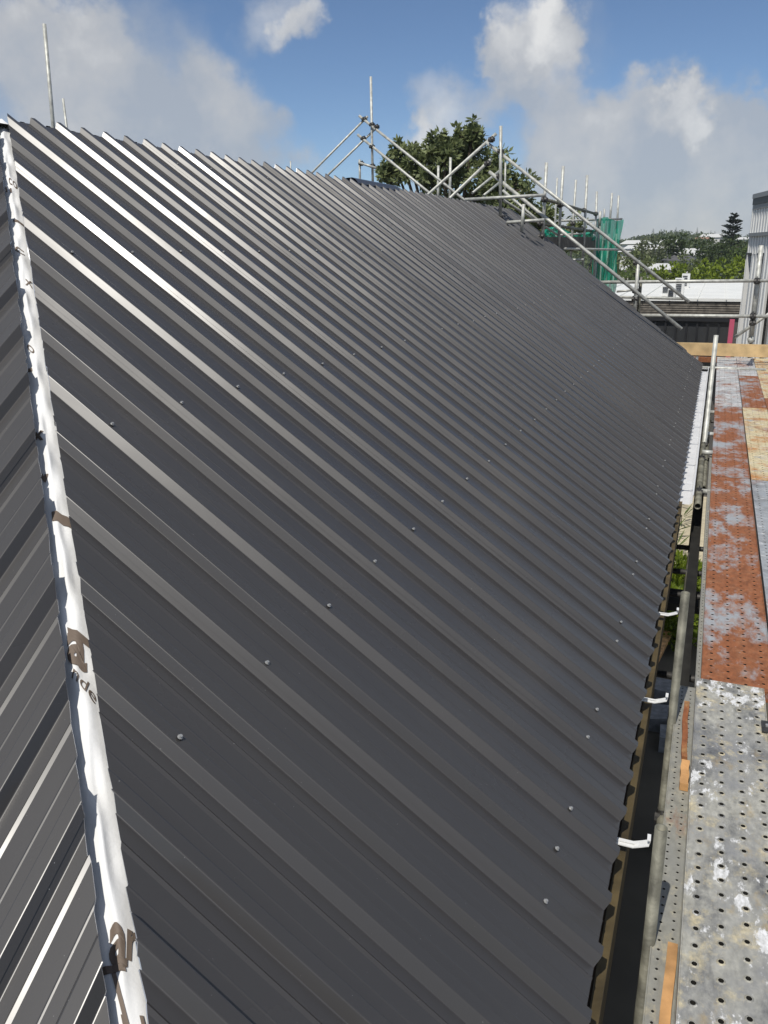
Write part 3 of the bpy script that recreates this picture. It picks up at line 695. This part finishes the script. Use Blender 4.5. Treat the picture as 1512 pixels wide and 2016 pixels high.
# the scaffold running away on the far side
fs = empty('far_scaffold', (-2.6, 16, GZ), 'long tube scaffold with a boarded deck receding behind the roof, carrying the green net', 'scaffold', 'tube scaffolds')
for (xt, yt), (xb, yb), y, r in (((1076, 320), (1067, 492), 12.5, .026), ((1109, 327), (1098, 505), 14.0, .026), ((1134, 354), (1122, 530), 17.0, .024), ((1156, 345), (1146, 545), 16.6, .027), ((1175, 377), (1169, 560), 18.2, .025),
                                 ((1097, 350), (1090, 500), 19, .022), ((1205, 380), (1199, 460), 19.5, .026), ((1218, 385), (1214, 460), 19.7, .024), ((1190, 411), (1189, 440), 20, .022), ((1182, 416), (1180, 445), 18.4, .028)):
    stand(fs, (xt, yt), (xb, yb), y, r)
for a, b, y0, y1, r, m in (((1068, 391), (1176, 422), 12.5, 18.2, .026, 'tube_dark'), ((1064, 440), (1172, 456), 12.5, 18.2, .026, 'tube_dark'), ((1100, 435), (1224, 431), 17, 19.6, .024, 'tube'), ((1095, 463), (1172, 459), 17, 18, .022, 'tube'),
                           ((985, 390), (1110, 470), 13.2, 16.5, .022, 'tube'), ((990, 375), (1066, 440), 13.2, 13, .022, 'tube'), ((1060, 489), (1245, 492), 13.6, 19, .024, 'tube'), ((1104, 512), (1150, 511), 16, 16, .022, 'tube'),
                           ((1150, 556), (1172, 490), 17.5, 18.5, .02, 'coupler'), ((930, 380), (985, 335), 13.2, 14, .02, 'tube'), ((952, 385), (985, 358), 13.2, 14, .02, 'tube')):
    pp(fs, 'ledger', a, b, y0, y1, r, m)
for i in range(3):
    a = aty(1062 + i, 473 + i * 7, 12.9); b = aty(1172, 473 + i * 7 - 1, 18.0); d = (b - a)
    q = MB(); hgt = .055; N = Vector((0, 0, hgt)); w_ = Vector((-.02, .0, 0))
    q.add([a - N, b - N, b + N, a + N, a - N + w_, b - N + w_, b + N + w_, a + N + w_], [(0, 1, 2, 3), (7, 6, 5, 4), (3, 2, 6, 7), (0, 4, 5, 1), (1, 5, 6, 2), (0, 3, 7, 4)])
    q.build('toe_board', MT['weatherboard'], fs)
for px, py, y in ((1072, 393, 12.5), (1065, 440, 12.5), (1066, 465, 12.5), (1069, 485, 12.5), (1103, 404, 14), (1150, 414, 16.6), (1128, 440, 17), (1098, 492, 14), (1125, 490, 15.5), (1173, 421, 18.2), (1147, 452, 16.6)): coupler(fs, aty(px, py, y), .95)
q = MB(); a = aty(1062, 476, 12.55); q.box((a.x - .25, a.y - .1, a.z - .02), (a.x + .1, a.y + .4, a.z)); q.build('deck_board', MT['gutter'], fs)
# green shade net hanging at the end of that scaffold
def net(name, tl, tr, bl, br, y, label, amp=.06, folds=7, seed=2, tatter=0):
    r = random.Random(seed); q = MB(); NU, NV = 44, 26
    TL_, TR_, BL_, BR_ = (aty(*p, y) for p in (tl, tr, bl, br))
    for j in range(NV + 1):
        v = j / NV
        for i in range(NU + 1):
            u = i / NU
            p = (TL_ * (1 - u) + TR_ * u) * (1 - v) + (BL_ * (1 - u) + BR_ * u) * v
            f = math.sin(u * folds * 2 * math.pi + 1.3 * math.sin(v * 5 + u * 4)) * amp * (.5 + .5 * v) + .03 * math.sin(v * 14 + u * 9)
            sag = tatter * (math.sin(u * 9 + 1) * .5 + .5) * .06 * (1 - v)
            q.v.append((p.x + .03 * math.sin(v * 9 + u * 20), p.y + f, p.z - sag))
    for j in range(NV):
        for i in range(NU):
            a = j * (NU + 1) + i; q.f.append((a, a + 1, a + NU + 2, a + NU + 1)); q.m.append(0)
    return tag(q.build(name, MT['net'], smooth=True), label, 'net')
net('shade_net', (1173, 425), (1226, 431), (1164, 600), (1206, 600), 18.4, 'bright green shade net hanging in folds at the end of the far scaffold', .10, 5, 2, 1)
net('shade_net', (1046, 443), (1170, 446), (1060, 466), (1170, 474), 17.6, 'low strip of green shade net behind the boarded scaffold deck', .05, 9, 5, 3)

# smaller gable guard rail behind the ridge
g1 = empty('guard_rail', (-7, 16, GZ), 'smaller gable shaped tube guard rail with a tall pole behind the ridge', 'scaffold', 'tube scaffolds')
Y1 = 15.5
pp(g1, 'standard', (730, 151), (735, 420), Y1, r=.026)
A, B = ext((724, 229), (621, 333), Y1, 2.2); pipe(g1, 'sloping_rail', A, B, .022)
A, B = ext((745, 248), (648, 342), Y1 + .1, 2.2); pipe(g1, 'sloping_rail', A, B, .022)
A, B = ext((707, 228), (912, 392), Y1 - .05, 1.5); pipe(g1, 'sloping_rail', A, B, .026)
A, B = ext((704, 265), (843, 378), Y1 - .05, 1.8); pipe(g1, 'sloping_rail', A, B, .026)
pp(g1, 'post', (708, 314), (709, 380), Y1, r=.024); pp(g1, 'transom', (706, 320), (741, 331), Y1 - .1, r=.024)
pp(g1, 'post', (863, 326), (862, 420), Y1 + 1, r=.026); pp(g1, 'post', (887, 310), (885, 420), Y1 + 1, r=.028)
pp(g1, 'post', (995, 320), (994, 400), Y1 + 2, r=.02)
for px, py in ((718, 235), (733, 246), (716, 273), (733, 289), (742, 250), (712, 322), (734, 327)): coupler(g1, aty(px, py, Y1), .95)
# the second roof peak and standards on the far side
ls = empty('far_side_standards', (-7, 5, GZ), 'pair of tall scaffold tubes rising behind the ridge at the left', 'scaffold', 'tube scaffolds')
pp(ls, 'standard', (87, 47), (118, 400), 6.2, r=.020); pp(ls, 'standard', (124, 194), (150, 400), 8.0, r=.016); pp(ls, 'standard', (572, 317), (573, 420), 14, r=.014)

# ------------------------------------------------------------------ trees
def tree(name, base, height, crown_c, crown_r, n_clump, per, leaf, mt, label, cat='tree', seed=1, group=None, trunk_r=.2, droop=.0, lw=.45):
    r = random.Random(seed); root = empty(name, base, label, cat, group); base = Vector(base); cc = Vector(crown_c)
    tr = MB(); tr.tube(base, cc - Vector((0, 0, crown_r[2] * .3)), trunk_r, 9, False, r2=trunk_r * .5)
    q = MB()
    for i in range(n_clump):
        d = rvec(r); rr = r.random() ** .38
        c = cc + Vector((d.x * crown_r[0], d.y * crown_r[1], d.z * crown_r[2])) * rr * r.uniform(.85, 1.12)
        if i % 5 == 0: tr.tube(cc - Vector((0, 0, crown_r[2] * r.uniform(0, .5))), c, trunk_r * .22, 5, False, r2=trunk_r * .05)
        cr = r.uniform(.6, 1.3) * (sum(crown_r) / 3) * .16
        for k in range(per):
            e_ = rvec(r); p = c + Vector((e_.x, e_.y, e_.z * .75)) * cr * (r.random() ** .35)
            dd = (e_ + Vector((0, 0, .35 - droop)) + rvec(r) * .5).normalized()
            nn = (e_ + Vector((0, 0, .8)) + rvec(r) * .6).normalized()
            leafq(q, p, dd, nn, leaf * r.uniform(.7, 1.35), leaf * lw * r.uniform(.8, 1.3))
    q.build('crown', mt, root); tr.build('trunk', MT['bark'], root)
    return root
def mixed_tree(name, parts, base, label, seed, leaf, mt, trunk_r=.25, lw=.45, per=26):
    """crown of several lobes, for an uneven outline"""
    r = random.Random(seed); root = empty(name, base, label, 'tree'); base = Vector(base); tr = MB(); q = MB()
    top = Vector(parts[0][0]); tr.tube(base, base.lerp(top, .75), trunk_r, 9, False, r2=trunk_r * .55)
    for c0, rad, n in parts:
        c0 = Vector(c0); tr.tube(base.lerp(top, .55), c0, trunk_r * .4, 6, False, r2=trunk_r * .12)
        for i in range(int(n * .8)):
            d = rvec(r); c = c0 + d * rad * (r.random() ** .4) * r.uniform(.85, 1.15)
            if i % 4 == 0: tr.tube(c0, c, trunk_r * .12, 4, False, r2=.01)
            cr = rad * r.uniform(.12, .26)
            for k in range(per):
                e_ = rvec(r); p = c + Vector((e_.x, e_.y, e_.z * .8)) * cr * (r.random() ** .35)
                dd = (e_ + Vector((0, 0, .1)) + rvec(r) * .5).normalized(); nn = (e_ + Vector((0, -.2, .8)) + rvec(r) * .5).normalized()
                leafq(q, p, dd, nn, leaf * r.uniform(.7, 1.3), leaf * lw * r.uniform(.8, 1.3))
    q.build('crown', mt, root); tr.build('trunk', MT['bark'], root)
YT = 27.
k_ = (YT + 1.5) / FPX
def lobe(px, py, rpx, n, dy=0): return (tuple(aty(px, py, YT + dy)), rpx * k_, n)
tb_ = aty(880, 360, YT)
mixed_tree('broadleaf_tree', [lobe(890, 325, 46, 46), lobe(825, 335, 36, 36), lobe(928, 285, 30, 34, .6), lobe(875, 295, 32, 34, -.5), lobe(848, 290, 22, 20), lobe(965, 335, 40, 40, .4), lobe(805, 305, 20, 14), lobe(905, 268, 16, 12), lobe(1000, 375, 50, 50), lobe(1040, 410, 46, 44, .5),
                             lobe(780, 330, 30, 26), lobe(760, 345, 22, 18), lobe(930, 385, 50, 34), lobe(860, 390, 50, 30), lobe(1075, 440, 42, 30, 1), lobe(930, 262, 20, 16), lobe(785, 290, 14, 9), lobe(1000, 440, 55, 36), lobe(1130, 465, 40, 30, 2)],
           (tb_.x, YT, GZ), 'big olive green broadleaf tree rising behind the far ridge', 11, .2, MT['leaf_tree'], .3, .5, 34)
# Norfolk pine
def norfolk(base, h, label, seed, group=None, mt='leaf_pine', name='norfolk_pine', wd=.2, tiers=15):
    r = random.Random(seed); root = empty(name, base, label, 'tree', group); b = Vector(base); tr = MB(); q = MB()
    tr.tube(b, b + Vector((0, 0, h)), h * .016, 8, False, r2=h * .003)
    for t in range(tiers):
        f = t / (tiers - 1); z = h * (.18 + .8 * f ** .92); L = h * wd * (1 - f) ** .75 + h * .025
        nb = 6
        for k in range(nb):
            z_j = r.uniform(-.012, .012) * h; a = 2 * math.pi * (k + r.random() * .7) / nb + t; d = Vector((math.cos(a), math.sin(a), .02 + .35 * f + r.uniform(-.12, .16)))
            l = L * r.uniform(.6, 1.15); p0 = b + Vector((0, 0, z + z_j)); p1 = p0 + d * l
            tr.tube(p0, p1, h * .003, 4, False, r2=h * .001)
            m_ = 14
            for s in range(3, m_ + 1):
                p = p0.lerp(p1, s / m_)
                for side in (-1, 1):
                    sd = (d * .5 + Vector((-math.sin(a), math.cos(a), 0)) * side * .9 + Vector((0, 0, r.uniform(.0, .6)))).normalized()
                    leafq(q, p, sd, Vector((0, 0, 1)) + rvec(r) * .5, h * .045 * (1.1 - .4 * s / m_), h * .016)
    q.build('crown', MT[mt], root); tr.build('trunk', MT['bark'], root)
p0 = aty(1437, 500, 120); norfolk((p0.x, 120, hz(p0.x, 120) - .5), aty(1438, 421, 120).z - hz(p0.x, 120) + .5, 'tall Norfolk pine with layered branches left of the grey clad building', 5, wd=.23, tiers=24)
for i, (px, top, yy_) in enumerate(((1284, 455, 430), (1328, 451, 600), (1370, 452, 600), (1397, 458, 560), (1405, 459, 600))):
    p0 = aty(px, 480, yy_); z0 = hz(p0.x, yy_); norfolk((p0.x, yy_, z0), aty(px, top, yy_).z - z0 + 1, ['dark conifer on the skyline farthest left', 'thin conifer on the skyline above the middle of the hill', 'pointed conifer on the skyline right of the hill top', 'small conifer on the skyline just left of the white villa', 'small conifer on the skyline beside the Norfolk pine'][i], 20 + i, 'skyline conifers', name='conifer', tiers=9)
# middle distance trees, one by one
MID = [(1425, 545, 62, 52, 'leaf_bright', 'lime green tree beside the grey clad building'), (1390, 560, 66, 46, 'leaf_bright', 'yellow-green tree behind the white roof, left of the lime green tree'),
       (1345, 555, 72, 40, 'leaf_mid', 'rounded mid-green tree behind the roof top units'), (1310, 550, 62, 46, 'leaf_bright', 'fresh green conical tree above the white roof'),
       (1285, 590, 44, 36, 'leaf_mid', 'green tree directly right of the shade net'), (1240, 560, 40, 42, 'leaf_mid', 'olive tree behind the scaffold rails right of the net'), (1235, 615, 38, 26, 'leaf_tree', 'low tree under the level rails near the roof edge'),
       (1250, 520, 75, 40, 'leaf_tree', 'broad olive tree beyond the net'), (1275, 497, 100, 36, 'leaf_grey', 'pale grey-green tree in the middle of the hillside'), (1330, 500, 105, 44, 'leaf_dark', 'wide dark tree below the skyline'),
       (1380, 505, 110, 40, 'leaf_dark', 'dark tree left of the Norfolk pine'), (1440, 492, 105, 34, 'leaf_dark', 'dark bushy tree at the foot of the Norfolk pine'), (1350, 525, 92, 30, 'leaf_tree', 'small olive tree between two white houses'), (1460, 510, 95, 32, 'leaf_mid', 'green tree touching the edge of the grey building')]
for i, (px, py, y, rpx, mt, lab) in enumerate(MID):
    c = aty(px, py, y); k2 = (y + 1.5) / FPX; rw = rpx * k2; gz = GZ if y < 86 else hz(c.x, y)
    tree('garden_tree', (c.x, y, gz), 6, (c.x, y, max(c.z - rw * .1, gz + rw * .6)), (rw, rw, rw * .82), 46, 22, rw * .15, MT[mt], lab, seed=60 + i, group='trees in the gardens', trunk_r=rw * .07, lw=.6)
# the far wood as one mass
r = random.Random(77); q = MB()
for i in range(1500):
    y = 118 + 480 * r.random() ** .8; x = r.uniform(-.36, .14) * y + r.uniform(-8, 8)
    b = Vector((x, y, hz(x, y))); R_ = r.uniform(1.2, 2.6) * (1 + y / 1000); H_ = R_ * r.uniform(.75, 1.1)
    for k in range(60):
        e_ = rvec(r); e_.z = abs(e_.z); p = b + Vector((e_.x * R_, e_.y * R_, e_.z * H_ * 1.3 + .2)) * (r.random() ** .25)
        leafq(q, p, (e_ + rvec(r) * .8).normalized(), (e_ + rvec(r) * .6).normalized(), R_ * .30, R_ * .22)
tag(q.build('distant_trees', MT['leaf_far']), 'wooded hillside of dark green trees', 'trees', kind='stuff')

# ------------------------------------------------------------------ buildings behind
def house_far(px, py, y, w, d, h, roof, label, wall='house_white', rz=0., pitch=.35, zoff=0):
    c = aty(px, py, y); gz = c.z - h * .6
    root = empty('house', (c.x, y, gz), label, 'house', 'houses on the hillside')
    M = Matrix.Translation((c.x, y, gz)) @ Matrix.Rotation(rz, 4, 'Z')
    def put(mb, nm, mt, par):
        o = mb.build(nm, mt); o.matrix_basis = M
        o.parent = par; o.matrix_parent_inverse = par.matrix_world.inverted(); return o
    q = MB(); q.box((-w / 2, -d / 2, -4), (w / 2, d / 2, h)); wl_ = put(q, 'wall', MT[wall], root)
    q = MB(); o_ = .4; rh = d * .5 * pitch
    q.add([(-w / 2 - o_, -d / 2 - o_, h), (w / 2 + o_, -d / 2 - o_, h), (w / 2 + o_, d / 2 + o_, h), (-w / 2 - o_, d / 2 + o_, h), (-w / 2 + w * .12, 0, h + rh), (w / 2 - w * .12, 0, h + rh)], [(0, 1, 5, 4), (1, 2, 5), (2, 3, 4, 5), (3, 0, 4), (3, 2, 1, 0)]); put(q, 'roof', MT[roof], root)
    nwin = max(2, int(w / 3))
    for i in range(nwin):
        x = -w / 2 + w * (i + .5) / nwin
        q = MB(); q.box((x - .55, -d / 2 - .06, h * .35), (x + .55, -d / 2 - .01, h * .8)); put(q, 'window', MT['glass'], root)
house_far(1402, 476, 330, 9, 7, 3.6, 'pale_roof', 'big white villa on the skyline left of the Norfolk pine')
house_far(1382, 477, 320, 5, 4, 2.6, 'terracotta', 'small white house with a terracotta roof left of the villa')
house_far(1314, 486, 230, 5.5, 5, 2.4, 'pale_roof', 'white roofed house on the hillside below the left skyline')
house_far(1252, 490, 170, 5, 4, 2.2, 'pale_roof', 'pale roofed house among trees just right of the net')
house_far(1284, 515, 112, 4.6, 4, 1.8, 'tile_roof', 'dark roofed house on the hillside above the conical tree')
house_far(1345, 518, 118, 5, 5, 2.4, 'pale_roof', 'little white house with a pale roof below the wide dark tree')
house_far(1336, 524, 104, 3.2, 3, 1.6, 'tile_roof', 'dark gabled house beside the little white house')
house_far(1268, 507, 125, 6, 5, 2.0, 'pale_roof', 'pale house beside the grey-green tree')
house_far(1276, 543, 80, 4.2, 3, 1.4, 'pale_roof', 'white walled house just above the white flat roof')
house_far(1464, 478, 360, 6, 5, 3, 'pale_roof', 'white house on the skyline touching the grey clad building')
house_far(1358, 476, 420, 6, 5, 2.6, 'tile_roof', 'grey house on the skyline above the hillside')
# flat white roof building with old weatherboards and dark glazing
YB = 27.5
wb = empty('white_roofed_building', (0, YB, GZ), 'low building with a flat white roof over old brown weatherboards and dark glazing', 'building')
a = aty(1258, 590, YB); b = aty(1475, 588, YB); zt = (a.z + b.z) / 2
q = MB(); q.add([(a.x - 2, YB - .05, zt), (b.x + 1, YB - .05, zt), (b.x + 1, 42, zt + .1), (a.x - 3, 42, zt + .1)], [(0, 1, 2, 3)]); q.box((a.x - 2, YB - .07, zt - .06), (b.x + 1, YB - .045, zt + .03)); rf = q.build('roof', MT['white_roof'], wb)
for i in range(7):
    x = a.x - 1.6 + i * .85; s = MB(); s.box((x - .015, YB - .15, zt + .0), (x + .015, 41.8, zt + .13)); 
    s.v = [(vx, vy, vz if vz < zt + .05 else zt + .03 + (vy - YB) / 14.5 * .1) for vx, vy, vz in s.v]; s.build('roof_seam', MT['white_roof'], rf)
zb = aty(1300, 623, YB).z
nb = 7; hb = (zt - .06 - zb) / nb
for i in range(nb):
    z0 = zb + i * hb; s = MB()
    s.add([(a.x - 2, YB, z0 + hb), (b.x + 1, YB, z0 + hb), (b.x + 1, YB - .03, z0), (a.x - 2, YB - .03, z0), (a.x - 2, YB + .03, z0), (b.x + 1, YB + .03, z0)], [(3, 2, 1, 0), (4, 5, 2, 3)]); s.build('weatherboard', MT['weatherboard'], wb)
q = MB(); q.box((a.x - 2, YB + .03, GZ), (b.x + 1, 41.5, zt - .05)); q.build('wall', MT['wall'], wb)
for k, (px, py, w_, h_) in enumerate(((1322, 578, .24, .26), (1337, 572, .28, .40), (1349, 556, .3, .5), (1337, 558, .32, .36), (1312, 570, .3, .24))):
    c = atz(px, py + 8, zt + .1); ac = empty('heat_pump', (c.x, c.y, zt), ['white heat pump unit nearest the edge of the white roof', 'white heat pump unit second from the roof edge', 'tall white heat pump unit farthest on the white roof', 'heat pump unit left of the tallest one', 'small vent box left of the heat pumps on the white roof'][k], 'heat pump', 'roof top units')
    q = MB(); q.box((c.x - w_ / 2, c.y - .15, zt + .02), (c.x + w_ / 2, c.y + .15, zt + .1 + h_)); q.build('casing', MT['ac'], ac)
    q = MB()
    for j in range(5): q.box((c.x - w_ * .4, c.y - .17, zt + .14 + j * h_ / 6), (c.x + w_ * .2, c.y - .151, zt + .14 + j * h_ / 6 + h_ / 12))
    q.build('grille', MT['clad_dark'], ac)
# dark glazing below
YGZ = 26.5; gl = empty('glazed_front', (0, YGZ, GZ), 'dark glazed shop front below the weatherboards with a pink end post', 'shop front')
a = aty(1250, 633, YGZ); b = aty(1437, 640, YGZ); z1 = aty(1350, 623, YGZ).z; z0 = aty(1350, 700, YGZ).z
q = MB(); q.box((a.x, YGZ - .1, aty(1350, 632, YGZ).z), (b.x + .3, YGZ + .2, z1)); q.build('lintel', MT['frame'], gl)
np_ = 9
for i in range(np_):
    x0 = a.x + (b.x - a.x) * i / np_; x1 = a.x + (b.x - a.x) * (i + 1) / np_
    q = MB(); q.add([(x0 + .03, YGZ + .02, z0), (x1 - .03, YGZ + .02, z0), (x1 - .03, YGZ - .0, z1), (x0 + .03, YGZ + .0, z1)], [(0, 1, 2, 3)]); q.build('pane', MT['glass'], gl)
    q = MB(); q.box((x0 - .03, YGZ - .05, z0), (x0 + .03, YGZ + .05, z1)); q.build('mullion', MT['frame'], gl)
q = MB(); q.box((b.x - .02, YGZ - .12, z0), (b.x + .12, YGZ + .1, z1 - .05)); q.build('end_post', MT['pink'], gl)
# grey clad building at the right
YC = 24.; cb = empty('clad_building', (1.5, 22, GZ), 'tall pale grey building of vertical ribbed cladding with slot windows at the right edge', 'building')
C0 = aty(1466, 560, YC); dv = ray(1055, 490); dv = Vector((-dv.x, -dv.y, 0)).normalized() ; dv = -dv if dv.x < 0 else dv
dv = (Vector((-ray(1040, 489).x, -ray(1040, 489).y, 0))).normalized()
nv = Vector((-dv.y, dv.x, 0)); nv = nv if (CAM - C0).dot(nv) > 0 else -nv
UPV = Vector((0, 0, 1))
ztop = aty(1471, 383, YC).z; z_d0 = aty(1471, 392, YC).z; z_d1 = aty(1471, 404, YC).z; z_m = aty(1470, 413, YC).z; zband = aty(1467, 463, YC).z; zlow = GZ
def pt(s, z, o=0.): v = Vector((C0.x, C0.y, 0)) + dv * s + nv * o; return Vector((v.x, v.y, z))
def slab(mb, s0, s1, za, zb_, o0, o1):
    vs = [pt(s, z, o) for z in (za, zb_) for o in (o0, o1) for s in (s0, s1)]
    mb.add(vs, [(0, 1, 3, 2), (4, 6, 7, 5), (0, 4, 5, 1), (2, 3, 7, 6), (0, 2, 6, 4), (1, 5, 7, 3)])
LB = 9.0
slot = [(aty(1492 - 8 * 0, 520, YC), 0)]
def s_of(px, py):
    d = ray(px, py); # intersect wall plane
    c = pt(0, 0); t_ = (c - CAM).dot(nv) / d.dot(nv); p = CAM + d * t_; return (p - c).dot(dv), p.z
wins = [(s_of(1469.5, 500)[0], s_of(1480, 500)[0]), (s_of(1492, 500)[0], s_of(1504, 500)[0]), (s_of(1514, 520)[0], s_of(1528, 520)[0]), (s_of(1545, 520)[0], s_of(1560, 520)[0])]
zw1 = s_of(1474, 500)[1]
q = MB(); slab(q, 0, LB, z_d0, ztop, -.3, .06); q.build('parapet_cap', MT['clad_mid'], cb)
q = MB(); slab(q, .0, LB, z_d1, z_d0, -.3, .04); q.build('fascia', MT['clad_dark'], cb)
q = MB(); slab(q, .02, LB, z_m, z_d1, -.3, .02); q.build('lower_fascia', MT['clad_mid'], cb)
q = MB(); slab(q, -.01, LB, zband - .04, zband + .05, -.3, .05); q.build('band_flashing', MT['clad_mid'], cb)
q = MB(); slab(q, .0, LB, zlow, z_m, -.35, -.12); q.build('wall', MT['wall'], cb)
def cladding(s0, s1, za, zb_):
    q = MB(); pitch = .26; n_ = max(1, int((s1 - s0) / pitch)); ph = (s1 - s0) / n_; prof = []
    for i in range(n_):
        s = s0 + i * ph; prof += [(s, 0.), (s + ph * .55, 0.), (s + ph * .62, -.06), (s + ph * .92, -.06)]
    prof.append((s1, 0.))
    for s, o in prof: q.v += [tuple(pt(s, za, o)), tuple(pt(s, zb_, o))]
    for i in range(len(prof) - 1): q.f.append((2 * i, 2 * i + 2, 2 * i + 3, 2 * i + 1)); q.m.append(0)
    q.build('cladding_panel', MT['clad'], cb)
cladding(0, LB, zband + .05, z_m); cladding(0, LB, zw1, zband - .04)
edges = [0] + [x for w_ in wins for x in w_] + [LB]
for i in range(0, len(edges), 2): cladding(edges[i], edges[i + 1], zlow, zw1)
for s0, s1 in wins:
    q = MB(); slab(q, s0, s1, zlow, zw1, -.10, -.09); q.build('pane', MT['glass'], cb)
    q = MB(); slab(q, s0 - .01, s1 + .01, zw1 - .02, zw1 + .03, -.08, .015); q.build('head_flashing', MT['clad_dark'], cb)
q = MB(); v0 = pt(0, zlow); v1 = pt(0, ztop); 
slab(q, -.06, .0, zlow, z_d0, -4.0, .015); q.build('corner_flashing', MT['clad'], cb)
hm = bpy.data.materials.new('haze_air'); hm.use_nodes = True; ht = hm.node_tree; ht.nodes.clear()
ho = ht.nodes.new('ShaderNodeOutputMaterial'); hv = ht.nodes.new('ShaderNodeVolumePrincipled')
hv.inputs['Color'].default_value = (.86, .92, 1.0, 1); hv.inputs['Density'].default_value = .00032; hv.inputs['Anisotropy'].default_value = .0
ht.links.new(hv.outputs[0], ho.inputs['Volume'])
q = MB(); q.box((-700, -120, GZ - 2), (500, 900, 26)); tag(q.build('haze', hm), kind='stuff')
print('screws', nsc, 'objects', len(bpy.data.objects), 'tris', sum(len(o.data.polygons) * 2 for o in bpy.data.objects if o.type == 'MESH'))
